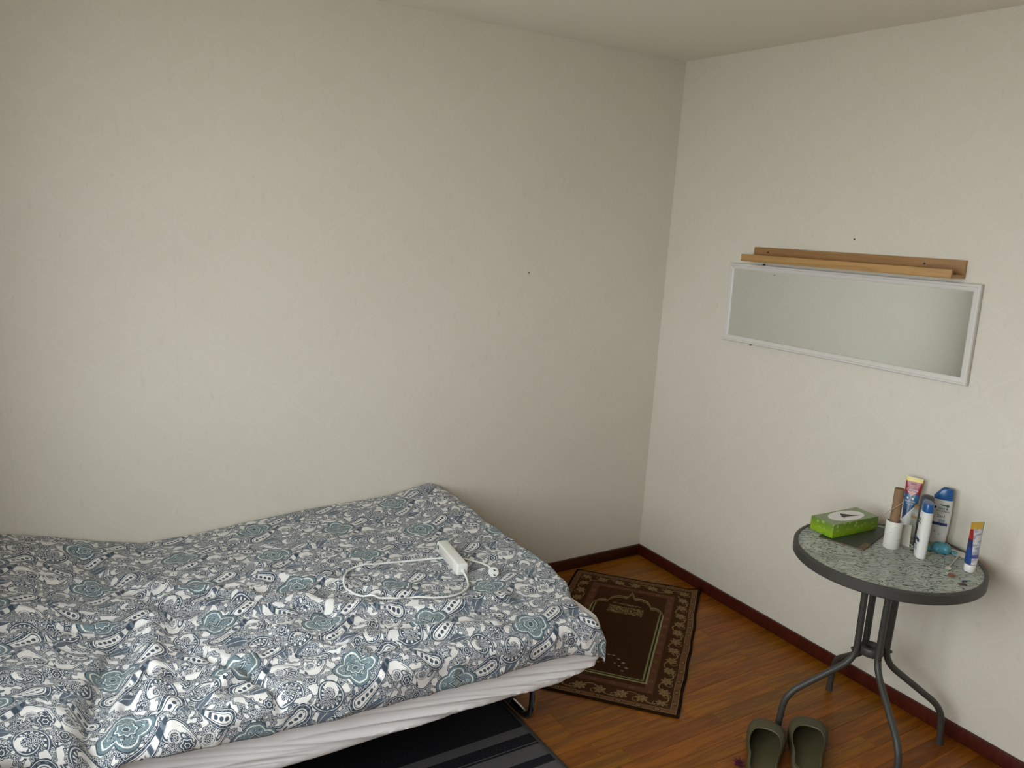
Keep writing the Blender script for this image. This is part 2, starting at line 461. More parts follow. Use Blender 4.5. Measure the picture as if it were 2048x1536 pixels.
    for cx, cy, r0 in ((1.0, 75.2, 0.9), (3.4, 77.6, 0.8), (5.6, 79.4, 0.75), (4.3, 82.0, 0.6), (7.2, 82.4, 0.8), (6.2, 85.0, 0.65), (2.4, 80.4, 0.5)):
        q = absv(tx - cx) * 0.8 + absv(y - cy) * 1.15
        col = mixc(col, (0.30, 0.25, 0.16), stp(q + (fil - 0.5) * 1.2, r0, r0 * 0.75))
    setc(b, mixc(col, (0.016, 0.008, 0.003), n * 0.22))
    b.inputs['Roughness'].default_value = 0.95; b.inputs['Specular IOR Level'].default_value = 0.05
    bump(n, 0.4, 0.002, b); return m
M['prayer'] = m_prayer()

def m_table_glass():
    m, b = new_mat('hammered_glass'); t = E.tree
    x, y, z = sepxyz(texco())
    u_ = x * 0.84 - y * 0.54; v_ = x * 0.54 + y * 0.84          # ripples run across the glass
    w = noise(comb(u_ * 0.45, v_ * 0.8), 52.0, 1.0)
    ph = v_ * 120.0 + w * 14.0
    fl = 0.5 + 0.5 * cs(ph * 2.0)
    edge = stp(absv(sn(ph)), 0.42, 0.14) * stp(noise(comb(u_, v_), 40.0, 1.0), 0.28, 0.42)
    setc(b, mixc((0.72, 0.75, 0.68), (0.03, 0.034, 0.026), edge)); b.inputs['Roughness'].default_value = 0.10
    b.inputs['Specular IOR Level'].default_value = 0.7
    bn = bump(fl, 0.6, 0.003, b)
    tr = t.nodes.new('ShaderNodeBsdfTransparent'); tr.inputs[0].default_value = (0.80, 0.86, 0.82, 1)
    rf = t.nodes.new('ShaderNodeBsdfRefraction'); rf.inputs[0].default_value = (0.85, 0.90, 0.86, 1); rf.inputs['IOR'].default_value = 1.05; rf.inputs['Roughness'].default_value = 0.12
    t.links.new(bn.outputs[0], rf.inputs['Normal'])
    m1 = t.nodes.new('ShaderNodeMixShader'); m1.inputs[0].default_value = 0.45; t.links.new(tr.outputs[0], m1.inputs[1]); t.links.new(rf.outputs[0], m1.inputs[2])
    m2 = t.nodes.new('ShaderNodeMixShader'); plug(mixf(0.46, 0.92, edge), m2.inputs[0]); t.links.new(m1.outputs[0], m2.inputs[1]); t.links.new(b.outputs[0], m2.inputs[2])
    t.links.new(m2.outputs[0], t.nodes['Material Output'].inputs[0]); return m
M['table_glass'] = m_table_glass()

def m_pane():
    m, b = new_mat('window_glass'); t = E.tree
    tr = t.nodes.new('ShaderNodeBsdfTransparent'); n = noise(texco(), 2.0, 1.0)
    t.links.new(mixc((0.96, 0.98, 0.97), (0.98, 0.99, 0.98), n), tr.inputs[0])
    b.inputs['Roughness'].default_value = 0.02
    mx_ = t.nodes.new('ShaderNodeMixShader'); mx_.inputs[0].default_value = 0.04
    t.links.new(tr.outputs[0], mx_.inputs[1]); t.links.new(b.outputs[0], mx_.inputs[2]); t.links.new(mx_.outputs[0], t.nodes['Material Output'].inputs[0]); return m
M['pane'] = m_pane()

def m_clear(name, tint, fac=0.3, rough=0.1):
    m, b = new_mat(name); t = E.tree
    n = noise(texco(), 60.0, 2.0); setc(b, mixc(tint, tuple(c * 0.8 for c in tint), n)); b.inputs['Roughness'].default_value = rough
    tr = t.nodes.new('ShaderNodeBsdfTransparent'); tr.inputs[0].default_value = (*[0.5 + c * 0.5 for c in tint], 1)
    mx_ = t.nodes.new('ShaderNodeMixShader'); mx_.inputs[0].default_value = fac
    t.links.new(tr.outputs[0], mx_.inputs[1]); t.links.new(b.outputs[0], mx_.inputs[2]); t.links.new(mx_.outputs[0], t.nodes['Material Output'].inputs[0]); return m
M['clear_plastic'] = m_clear('clear_plastic', (0.72, 0.72, 0.66), 0.45)
M['blue_wrap'] = m_clear('blue_wrapper', (0.12, 0.42, 0.52), 0.62, 0.12)

def m_olive():
    m, b = new_mat('olive_foam'); n = noise(texco(), 40.0, 3.0)
    setc(b, mixc((0.068, 0.058, 0.024), (0.090, 0.077, 0.034), n)); b.inputs['Roughness'].default_value = 0.6
    bump(noise(texco(), 300.0, 2.0), 0.15, 0.001, b); return m
M['olive'] = m_olive()

def m_tissue_side():
    m, b = new_mat('green_printed_card'); x, y, z = sepxyz(texco())
    vec = texco()
    leaf_ = noise(vec, 55.0, 1.0); v = E.tree.nodes.new('ShaderNodeTexVoronoi'); E.tree.links.new(vec, v.inputs[0]); v.inputs['Scale'].default_value = 55.0
    vd = E(v.outputs['Distance'])
    up = stp(z, 0.008, 0.046)
    c = mixc((0.22, 0.34, 0.010), (0.115, 0.20, 0.016), up)
    c = mixc(c, (0.40, 0.52, 0.12), stp(vd, 0.42, 0.22) * stp(z, 0.014, 0.028) * 0.55)
    c = mixc(c, (0.08, 0.30, 0.01), stp(z, 0.012, 0.006) * stp(leaf_, 0.45, 0.6) * 0.7)
    setc(b, c); b.inputs['Roughness'].default_value = 0.35; return m
M['tissue_side'] = m_tissue_side()
def m_tissue_top():
    m, b = new_mat('pale_green_printed_card'); x, y, z = sepxyz(texco())
    n = noise(texco(), 40.0, 2.0)
    setc(b, mixc((0.16, 0.22, 0.075), (0.26, 0.31, 0.17), n)); b.inputs['Roughness'].default_value = 0.3; return m
M['tissue_top'] = m_tissue_top()
def m_speckle():
    m, b = new_mat('speckled_ceramic'); v = voro(comb(*sepxyz(texco())[1:]), 130.0)
    n = noise(texco(), 50.0, 3.0)
    c = mixc((0.60, 0.57, 0.51), (0.68, 0.65, 0.60), n)
    setc(b, mixc(c, (0.25, 0.23, 0.2), stp(v, 0.16, 0.08) * stp(n, 0.5, 0.6) * 0.8)); b.inputs['Roughness'].default_value = 0.5; return m
M['speckle'] = m_speckle()
M['cardboard'] = plain('brown_cardboard', (0.215, 0.125, 0.065), 0.8, var=0.12, scale=60)
M['cardboard_in'] = plain('cardboard_inside', (0.12, 0.06, 0.03), 0.85, var=0.12, scale=60)
M['string'] = plain('beige_string', (0.36, 0.31, 0.25), 0.8)
M['paper'] = plain('off_white_paper', (0.55, 0.51, 0.44), 0.75, var=0.05, scale=20)
M['white_card'] = plain('white_card', (0.62, 0.58, 0.52), 0.6, var=0.04)
M['bottle_white'] = plain('white_bottle_plastic', (0.70, 0.68, 0.64), 0.28, var=0.02)
M['cap_blue'] = plain('blue_cap_plastic', (0.012, 0.085, 0.26), 0.25, var=0.05)
M['ink_blue'] = plain('navy_ink', (0.012, 0.025, 0.11), 0.35)
M['ink_dark'] = plain('dark_ink', (0.03, 0.045, 0.05), 0.45)
M['ink_green'] = plain('green_ink', (0.03, 0.14, 0.08), 0.45)
M['ink_grey'] = plain('grey_ink', (0.33, 0.37, 0.42), 0.45)
M['dark_cap'] = plain('charcoal_cap', (0.055, 0.05, 0.055), 0.35)
M['dark_can'] = plain('charcoal_can', (0.03, 0.032, 0.036), 0.3)
M['print_white'] = plain('white_print', (0.78, 0.75, 0.74), 0.35)
M['print_pink'] = plain('pink_print', (0.70, 0.32, 0.35), 0.35)
M['tan'] = plain('tan_band', (0.33, 0.22, 0.09), 0.35)
M['spoon'] = plain('translucent_spoon_plastic', (0.42, 0.40, 0.35), 0.3)
M['rust'] = plain('rust_brown_crumb', (0.22, 0.075, 0.028), 0.6, var=0.3, scale=200)
M['dark_crumb'] = plain('dark_brown_crumb', (0.075, 0.04, 0.025), 0.6, var=0.2, scale=200)
M['crimson'] = plain('crimson_yarn', (0.10, 0.008, 0.03), 0.8, var=0.25, scale=200)
M['book_green'] = plain('dark_green_cover', (0.026, 0.036, 0.014), 0.55, var=0.25, scale=18)
M['book_brown'] = plain('brown_cover_band', (0.11, 0.068, 0.032), 0.5, var=0.25, scale=40)
M['ground'] = plain('garden_ground', (0.40, 0.39, 0.35), 0.9, var=0.2, scale=0.6)

def m_paste(name, front=True):
    """toothpaste tube print by height (object z, metres)"""
    m, b = new_mat(name); x, y, z = sepxyz(texco()); t = z * (1 / 0.205)
    n = noise(texco(), 70.0, 2.0)
    c = ramp(t, [(0.0, (0.62, 0.62, 0.60)), (0.20, (0.008, 0.03, 0.12)), (0.42, (0.010, 0.06, 0.17)), (0.54, (0.02, 0.11, 0.24)), (0.68, (0.015, 0.07, 0.17)),
                 (0.705, (0.30, 0.005, 0.016)), (0.925, (0.72, 0.52, 0.02)), (0.985, (0.62, 0.62, 0.54))], 'CONSTANT')
    if front:
        diag = stp(z + y * 1.6, 0.075, 0.077)               # white foot of the print, cut on a slant
        c = mixc((0.64, 0.63, 0.60), c, diag)
    setc(b, mixc(c, (0.5, 0.5, 0.5), n * 0.06)); b.inputs['Roughness'].default_value = 0.25; return m
M['paste'] = m_paste('toothpaste_print')
def m_paste_side():
    m, b = new_mat('toothpaste_print_turned'); x, y, z = sepxyz(texco())
    c = ramp(z * (1 / 0.17), [(0, (0.012, 0.05, 0.2)), (0.5, (0.02, 0.025, 0.09)), (0.66, (0.34, 0.02, 0.02)), (0.86, (0.55, 0.30, 0.03))], 'CONSTANT')
    sy_ = y / (0.0185 + z * 0.045)
    lines = stp(noise(comb(x * 0.3, y * 0.3, z), 130.0, 1.0), 0.44, 0.56)
    back_ = mixc((0.62, 0.61, 0.62), (0.30, 0.28, 0.40), lines * 0.85)
    back_ = mixc(back_, (0.07, 0.08, 0.24), band(z, 0.050, 0.062, 0.001)); back_ = mixc(back_, (0.6, 0.36, 0.03), stp(z, 0.146, 0.148))
    edge_ = mixc((0.55, 0.55, 0.40), (0.10, 0.16, 0.05), stp(sy_, 0.80, 0.83) * stp(sy_, 0.92, 0.90))
    c2 = mixc(c, back_, stp(sy_, -0.62, -0.58)); c2 = mixc(c2, edge_, stp(sy_, 0.74, 0.77))
    setc(b, c2); b.inputs['Roughness'].default_value = 0.3; return m
M['paste2'] = m_paste_side()

# ---------------------------------------------------------------- mesh helpers
def link(name, me, mats, parent=None, smooth=None):
    o = bpy.data.objects.new(name, me); COL.objects.link(o)
    if mats is not None:
        for k in (mats if isinstance(mats, (list, tuple)) else [mats]): me.materials.append(M[k])
    if parent is not None: o.parent = parent
    if smooth is not None:
        me.polygons.foreach_set('use_smooth', [True] * len(me.polygons)); me.set_sharp_from_angle(angle=math.radians(smooth))
    return o
def tag(o, label=None, cat=None, group=None, kind=None):
    if label: o['label'] = label
    if cat: o['category'] = cat
    if group: o['group'] = group
    if kind: o['kind'] = kind
    return o
def empty(name, loc=(0, 0, 0), rz=0.0):
    o = bpy.data.objects.new(name, None); COL.objects.link(o); o.empty_display_size = 0.05
    o.location = loc; o.rotation_euler = (0, 0, rz); return o
class MB:
    def __init__(self): self.v = []; self.f = []; self.m = []
    def add(self, v, f, mi=0):
        n = len(self.v); self.v += [tuple(p) for p in v]; self.f += [tuple(i + n for i in q) for q in f]; self.m += [mi] * len(f); return self
    def box(self, x0, x1, y0, y1, z0, z1, mi=0):
        v = [(x, y, z) for z in (z0, z1) for y in (y0, y1) for x in (x0, x1)]
        return self.add(v, [(0, 2, 3, 1), (4, 5, 7, 6), (0, 1, 5, 4), (2, 6, 7, 3), (0, 4, 6, 2), (1, 3, 7, 5)], mi)
    def tube(self, pts, r, seg=12, cap=True, mi=0, closed=False):
        P = [Vector(p) for p in pts]; n = len(P); R = r if isinstance(r, (list, tuple, np.ndarray)) else [r] * n
        T = [(P[(i + 1) % n] - P[i - 1]) if closed else (P[min(i + 1, n - 1)] - P[max(i - 1, 0)]) for i in range(n)]
        T = [t.normalized() for t in T]
        up = Vector((0, 0, 1)) if abs(T[0].z) < 0.9 else Vector((1, 0, 0))
        a = T[0].cross(up).normalized(); v = []
        for i in range(n):
            a = (a - T[i] * a.dot(T[i])).normalized(); b_ = T[i].cross(a)
            for k in range(seg):
                an = 2 * math.pi * k / seg
                v.append(P[i] + (a * math.cos(an) + b_ * math.sin(an)) * R[i])
        f = []
        for i in range(n if closed else n - 1):
            j = (i + 1) % n
            for k in range(seg):
                k2 = (k + 1) % seg; f.append((i * seg + k, i * seg + k2, j * seg + k2, j * seg + k))
        if cap and not closed:
            f.append(tuple(range(seg - 1, -1, -1))); f.append(tuple((n - 1) * seg + k for k in range(seg)))
        return self.add(v, f, mi)
    def lathe(self, prof, seg=32, mi=0, sx=1.0, sy=1.0, c=(0, 0)):
        """prof: (radius, z) from bottom to top; closed at the ends when the radius is 0"""
        v = []; f = []; rows = []
        for r, z in prof:
            if r < 1e-6: rows.append([len(v)]); v.append((c[0], c[1], z))
            else:
                rows.append(list(range(len(v), len(v) + seg)))
                v += [(c[0] + r * sx * math.cos(2 * math.pi * k / seg), c[1] + r * sy * math.sin(2 * math.pi * k / seg), z) for k in range(seg)]
        for a, b in zip(rows, rows[1:]):
            for k in range(seg):
                k2 = (k + 1) % seg
                if len(a) == 1 and len(b) == 1: continue
                if len(a) == 1: f.append((a[0], b[k2], b[k]))
                elif len(b) == 1: f.append((a[k], a[k2], b[0]))
                else: f.append((a[k], a[k2], b[k2], b[k]))
        return self.add(v, f, mi)
    def loft(self, rings, closed=True, cap0=False, cap1=False, mi=0):
        n = len(rings[0]); v = [p for r in rings for p in r]; f = []
        for i in range(len(rings) - 1):
            for k in range(n if closed else n - 1):
                k2 = (k + 1) % n; f.append((i * n + k, i * n + k2, (i + 1) * n + k2, (i + 1) * n + k))
        if cap0: f.append(tuple(range(n - 1, -1, -1)))
        if cap1: f.append(tuple((len(rings) - 1) * n + k for k in range(n)))
        return self.add(v, f, mi)
    def mesh(self, name):
        me = bpy.data.meshes.new(name); me.from_pydata(self.v, [], self.f)
        me.polygons.foreach_set('material_index', self.m); me.update(); return me
    def build(self, name, mats, parent=None, smooth=None, bevel=0.0, seg=2):
        me = self.mesh(name)
        if bevel:
            bm = bmesh.new(); bm.from_mesh(me)
            es = [e for e in bm.edges if e.is_manifold and e.calc_face_angle(0) > 0.5]
            bmesh.ops.bevel(bm, geom=es, offset=bevel, segments=seg, affect='EDGES', profile=0.5, clamp_overlap=True)
            bm.to_mesh(me); bm.free()
        bm = bmesh.new(); bm.from_mesh(me); bmesh.ops.recalc_face_normals(bm, faces=bm.faces); bm.to_mesh(me); bm.free()
        return link(name, me, mats, parent, smooth if smooth is not None else (35 if bevel else None))
def spline(pts, n=8, closed=False):
    P = [Vector(p) for p in pts]; m = len(P); out = []
    for i in range(m if closed else m - 1):
        g = (lambda j: P[j % m]) if closed else (lambda j: P[min(max(j, 0), m - 1)])
        p0, p1, p2, p3 = g(i - 1), g(i), g(i + 1), g(i + 2)
        for k in range(n):
            t = k / n
            out.append(0.5 * ((2 * p1) + (p2 - p0) * t + (2 * p0 - 5 * p1 + 4 * p2 - p3) * t * t + (3 * p1 - p0 - 3 * p2 + p3) * t ** 3))
    if not closed: out.append(P[-1])
    return out
def fillet(pts, rad, n=6):
    """polyline with rounded corners"""
    P = [Vector(p) for p in pts]; out = [P[0]]
    for i in range(1, len(P) - 1):
        a = (P[i - 1] - P[i]); b = (P[i + 1] - P[i]); d = min(rad, a.length * 0.48, b.length * 0.48)
        A = P[i] + a.normalized() * d; B_ = P[i] + b.normalized() * d
        for k in range(n + 1):
            t = k / n; out.append(A * (1 - t) ** 2 + P[i] * 2 * t * (1 - t) + B_ * t * t)
    out.append(P[-1]); return out
def text_mesh(name, body, size, mat, parent, matrix, extrude=0.0002, shear=0.0):
    cu = bpy.data.curves.new(name, 'FONT'); cu.body = body; cu.size = size; cu.extrude = extrude; cu.shear = shear
    cu.align_x = 'CENTER'; cu.align_y = 'CENTER'; cu.resolution_u = 3
    t = bpy.data.objects.new('tmp', cu); COL.objects.link(t)
    dg = bpy.context.evaluated_depsgraph_get(); me = bpy.data.meshes.new_from_object(t.evaluated_get(dg)); me.name = name
    bpy.data.objects.remove(t, do_unlink=True); me.materials.clear()
    o = link(name, me, mat, parent); o.matrix_local = matrix; return o
def perlin(x, y, seed=0):
    r = np.random.default_rng(seed); p = r.permutation(256); p = np.concatenate([p, p]); ang = r.uniform(0, 2 * np.pi, 256)
    xi = np.floor(x).astype(int); yi = np.floor(y).astype(int); xf = x - xi; yf = y - yi
    u = xf ** 3 * (xf * (xf * 6 - 15) + 10); v = yf ** 3 * (yf * (yf * 6 - 15) + 10)
    def g(ix, iy, dx, dy):
        a = ang[p[(p[ix & 255] + iy) & 255]]; return np.cos(a) * dx + np.sin(a) * dy
    n00 = g(xi, yi, xf, yf); n10 = g(xi + 1, yi, xf - 1, yf); n01 = g(xi, yi + 1, xf, yf - 1); n11 = g(xi + 1, yi + 1, xf - 1, yf - 1)
    return ((n00 * (1 - u) + n10 * u) * (1 - v) + (n01 * (1 - u) + n11 * u) * v) * 1.5
def sstep(x, a, b):
    t = np.clip((x - a) / (b - a), 0, 1); return t * t * (3 - 2 * t)

# ---------------------------------------------------------------- the room
W, D, H = ROOM_W, ROOM_D, ROOM_H
T = 0.12
tag(MB().box(-W - T, T, 0, T, -0.02, H + 0.02).build('wall_left', 'wp_x'), 'pale damask wallpapered wall behind the bed', kind='structure')
tag(MB().box(0, T, -D - T, 0, -0.02, H + 0.02).build('wall_right', 'wp_y'), 'pale damask wallpapered wall behind the round table and mirror', kind='structure')
tag(MB().box(-W - T, T, -D - T, -D, -0.02, H + 0.02).build('wall_rear', 'plaster'), 'plain pale wall behind the camera', kind='structure')
ww = MB()
ww.box(-W - T, -W, -D, WIN_Y0, -0.02, H + 0.02); ww.box(-W - T, -W, WIN_Y1, 0, -0.02, H + 0.02)
ww.box(-W - T, -W, WIN_Y0, WIN_Y1, -0.02, WIN_Z0); ww.box(-W - T, -W, WIN_Y0, WIN_Y1, WIN_Z1, H + 0.02)
tag(ww.build('wall_window', 'plaster'), 'plain pale wall round the window', kind='structure')
tag(MB().box(-W - T, T, -D - T, T, H, H + 0.1).build('ceiling', 'ceiling'), 'plain off-white ceiling', kind='structure')
win = tag(empty('window_1', (-W - T / 2, (WIN_Y0 + WIN_Y1) / 2, WIN_Z0)), 'white framed window giving the daylight', kind='structure')
hw = (WIN_Y1 - WIN_Y0) / 2; hh = WIN_Z1 - WIN_Z0
fr = MB(); fw = 0.06
fr.box(-.04, .04, -hw, -hw + fw, 0, hh); fr.box(-.04, .04, hw - fw, hw, 0, hh); fr.box(-.04, .04, -hw + fw, hw - fw, 0, fw); fr.box(-.04, .04, -hw + fw, hw - fw, hh - fw, hh)
fr.box(-.03, .03, -0.03, 0.03, fw, hh - fw)
fr.build('window_frame', 'white_paint', win)
for s_ in (-1, 1):
    a_, b_ = (0.03, hw - fw) if s_ > 0 else (-hw + fw, -0.03)
    MB().box(-.003, .003, a_, b_, fw, hh - fw).build('pane', 'pane', win)
MB().box(0.0, 0.20, -hw - 0.04, hw + 0.04, -0.03, -0.001).build('window_sill', 'white_paint', win, bevel=0.004)
tag(MB().box(-40, -W - 0.6, -25, 25, -3.1, -3.0).build('ground_outside', 'ground'), 'grassy ground outside the window', kind='structure')

floor = tag(MB().box(-W - T, T, -D - T, T, -0.10, -0.012).build('floor', 'subfloor'), 'oak strip parquet floor with a warm orange-brown finish', kind='structure')
# staves: individual ones where the photo shows the floor, the rest joined
SW = 0.0685; LENS = (0.34, 0.43, 0.52, 0.62, 0.70)
def stave(mb, x0, x1, y0, y1):
    g, c = 0.0003, 0.0008; z0, z1 = -0.012, 0.0
    v = [(x0 + g, y0 + g, z0), (x1 - g, y0 + g, z0), (x1 - g, y1 - g, z0), (x0 + g, y1 - g, z0),
         (x0 + g, y0 + g, z1 - c), (x1 - g, y0 + g, z1 - c), (x1 - g, y1 - g, z1 - c), (x0 + g, y1 - g, z1 - c),
         (x0 + g + c, y0 + g + c, z1), (x1 - g - c, y0 + g + c, z1), (x1 - g - c, y1 - g - c, z1), (x0 + g + c, y1 - g - c, z1)]
    mb.add(v, [(0, 1, 5, 4), (1, 2, 6, 5), (2, 3, 7, 6), (3, 0, 4, 7), (4, 5, 9, 8), (5, 6, 10, 9), (6, 7, 11, 10), (7, 4, 8, 11), (8, 9, 10, 11)])
protos = {}
field = MB(); n_st = 0
rows = int(D / SW) + 1
for r_ in range(rows):
    y1 = -r_ * SW; y0 = max(y1 - SW, -D)
    if y1 - y0 < 0.01: continue
    x1 = random.uniform(0.0, 0.4)
    while x1 > -W:
        L_ = random.choice(LENS); xa = x1 - L_; xe, xs = min(x1, 0.0), max(xa, -W)
        x1 = xa
        if xe - xs < 0.002: continue
        vis = (xe > -1.5 and y1 > -2.02 - 0.15 * (xe > -0.8)) and abs((y1 - y0) - SW) < 1e-6 and not (xe < -1.1 and y1 > -0.55)
        if vis and n_st < 298:
            key = round(xe - xs, 3)
            if key not in protos:
                mb = MB(); stave(mb, -key, 0, -SW, 0); protos[key] = mb.mesh('plank'); protos[key].materials.append(M['oak'])
            o = bpy.data.objects.new('plank', protos[key]); COL.objects.link(o); o.parent = floor; o.location = (xe, y1, 0); n_st += 1
        else: stave(field, xs, xe, y0, y1)
tag(field.build('plank_field', 'oak', floor), kind='stuff')
print('staves', n_st)

SK = 0.058
def skirting(name, pts, label):
    mb = MB(); mb.box(*pts); o = mb.build(name, 'skirting', bevel=0.004); tag(o, label, kind='structure')
skirting('baseboard_left', (-W, -0.014, -0.014, 0, 0.0005, SK), 'dark red-brown skirting board under the bed wall')
skirting('baseboard_right', (-0.014, 0, -D, 0, 0.0005, SK), 'dark red-brown skirting board behind the round table')

# ---------------------------------------------------------------- bed
BX0, BX1, BY0, BY1 = -3.10, -1.20, -1.175, -0.02        # plan of the mattress
MZ0, MZ1 = 0.272, 0.475
bed = tag(empty('bed', ((BX0 + BX1) / 2, (BY0 + BY1) / 2, 0)), 'low divan bed in a white fitted sheet on bent chrome legs', 'bed')
off = Vector(bed.location)
def mattress():
    ny, nz = 26, 22; R = 0.032
    hy, hz = (BY1 - BY0) / 2, (MZ1 - MZ0) / 2
    ring = []                                             # rounded rectangle, near side densest
    def arc(cy, cz, a0, a1, n=6): return [(cy + R * math.cos(a0 + (a1 - a0) * k / n), cz + R * math.sin(a0 + (a1 - a0) * k / n)) for k in range(n + 1)]
    pr = []
    pr += [(-hy, z) for z in np.linspace(hz - R, -hz + R, 56)]
    pr += arc(-hy + R, -hz + R, math.pi, 1.5 * math.pi)[1:]
    pr += [(y, -hz) for y in np.linspace(-hy + R, hy - R, 12)[1:]]
    pr += arc(hy - R, -hz + R, 1.5 * math.pi, 2 * math.pi)[1:]
    pr += [(hy, z) for z in np.linspace(-hz + R, hz - R, 6)[1:]]
    pr += arc(hy - R, hz - R, 0, 0.5 * math.pi)[1:]
    pr += [(y, hz) for y in np.linspace(hy - R, -hy + R, 30)[1:]]
    pr += arc(-hy + R, hz - R, 0.5 * math.pi, math.pi)[1:-1]
    pr = np.array(pr)
    L_ = BX1 - BX0; xs = np.concatenate([np.linspace(0, 0.03, 5), np.linspace(0.03, L_ - 0.03, 380)[1:-1], L_ - 0.03 + 0.03 * np.sin(np.linspace(0, math.pi / 2, 8))])
    rings = []
    for x in xs:
        e = min(x, L_ - x); inset = 0.0
        if e < 0.03: inset = 0.03 - math.sqrt(max(0.0, 0.03 ** 2 - (0.03 - e) ** 2))
        y = pr[:, 0] * (1 - inset / hy); z = pr[:, 1] * (1 - inset / hz)
        # bottom corner at the foot pulled up by the elastic
        k = np.clip((x - (L_ - 0.20)) / 0.20, 0, 1); z = np.where(z < 0, z * (1 - 0.34 * k ** 2.2), z)
        X = BX0 + x
        side = sstep(-pr[:, 0], hy - 0.05, hy)             # only the near side wrinkles
        t = z * 9.0
        w = perlin(np.full_like(z, X * 1.1), z * 30 + X * 5.0 + 3, 3); w2 = perlin(np.full_like(z, X * 2.2 + 7), z * 58 + X * 12.0, 4)
        w = 0.65 * np.clip(1 - np.abs(w) * 1.6, 0, 1) ** 1.6 + 0.5 * np.clip(1 - np.abs(w2) * 1.6, 0, 1) ** 1.6 * (0.5 + perlin(np.full_like(z, X * 1.3), z * 4, 5))
        low = 0.5 + 0.5 * sstep(-z, -0.02, 0.06)
        y = y - side * (w * 0.013 * low - 0.004)
        z = z + (1 - side) * 0.004 * perlin(np.full_like(z, X * 3.0), y * 5, 9)
        rings.append([(X, (BY0 + BY1) / 2 + yy, (MZ0 + MZ1) / 2 + zz) for yy, zz in zip(y, z)])
    mb = MB(); mb.loft(rings, cap0=True, cap1=True)
    mb.v = [(a - off.x, b - off.y, c) for a, b, c in mb.v]
    return mb.build('mattress', 'sheet', bed, smooth=60)
mattress()
MB().box(BX0 + 0.05 - off.x, BX1 - 0.06 - off.x, BY0 + 0.07 - off.y, BY1 - 0.05 - off.y, 0.235, MZ0 + 0.008).build('base_frame', 'black_cap', bed, bevel=0.006)
for xl in (-1.338, -2.96):
    pts = fillet([(xl, -1.0, 0.245), (xl, -1.0, 0.0245), (xl, -0.16, 0.0245), (xl, -0.16, 0.245)], 0.075, 10)
    lg = MB(); lg.tube([(a - off.x, b - off.y, c) for a, b, c in pts], 0.0155, 16)
    lg.build('leg', 'chrome', bed, smooth=50)
    for yf in (-0.86, -0.30):
        gl = MB(); gl.tube([(xl - off.x, yf - 0.012 - off.y, 0.0248), (xl - off.x, yf + 0.012 - off.y, 0.0248)], 0.0168, 14)
        gl.build('floor_glide', 'black_cap', bed, smooth=50)

# ---------------------------------------------------------------- duvet
XW = [-3.12, -2.876, -2.722, -2.556, -2.441, -2.284, -1.875, -1.468, -1.282, -1.2]
ZW = [0.615, 0.605, 0.566, 0.520, 0.495, 0.498, 0.530, 0.540, 0.572, 0.545]
RIDGES = [  # (polyline x,y, height, width)
    ([(-2.33, -0.692), (-2.091, -0.77), (-1.877, -0.897), (-1.677, -0.985), (-1.489, -0.99)], 0.020, 0.034),
    ([(-2.471, -0.405), (-2.236, -0.611), (-2.036, -0.78)], 0.012, 0.025),
    ([(-2.444, -0.845), (-2.345, -1.008), (-2.28, -1.16)], -0.016, 0.014),
    ([(-2.601, -0.769), (-2.647, -0.912), (-2.698, -1.099), (-2.70, -1.19)], -0.040, 0.032),
    ([(-2.50, -0.66), (-2.53, -0.85), (-2.56, -1.02), (-2.54, -1.16)], 0.018, 0.035),
    ([(-2.43, -1.13), (-2.303, -1.0)], 0.014, 0.020),
    ([(-1.30, -1.155), (-1.45, -1.165), (-1.671, -1.18)], -0.010, 0.015),
    ([(-2.665, -0.106), (-2.543, -0.391), (-2.44, -0.587)], -0.014, 0.028),
    ([(-2.549, -0.947), (-2.622, -1.048), (-2.528, -1.15)], -0.018, 0.013),
    ([(-2.142, -0.496), (-1.975, -0.614), (-1.836, -0.798), (-1.719, -0.88)], 0.011, 0.025),
    ([(-2.032, -1.046), (-1.814, -1.089), (-1.60, -1.13)], 0.014, 0.026),
    ([(-2.185, -0.878), (-2.117, -1.034), (-1.996, -1.14)], 0.010, 0.022),
    ([(-2.38, -0.48), (-2.20, -0.70), (-2.02, -0.86)], -0.010, 0.016),
    ([(-1.90, -0.30), (-1.60, -0.36), (-1.35, -0.30)], 0.008, 0.040),
]
def seg_dist(x, y, pl_):
    d = np.full(x.shape, 9.0)
    for (ax, ay), (bx, by) in zip(pl_, pl_[1:]):
        t = np.clip(((x - ax) * (bx - ax) + (y - ay) * (by - ay)) / ((bx - ax) ** 2 + (by - ay) ** 2), 0, 1)
        d = np.minimum(d, np.hypot(x - ax - t * (bx - ax), y - ay - t * (by - ay)))
    return d
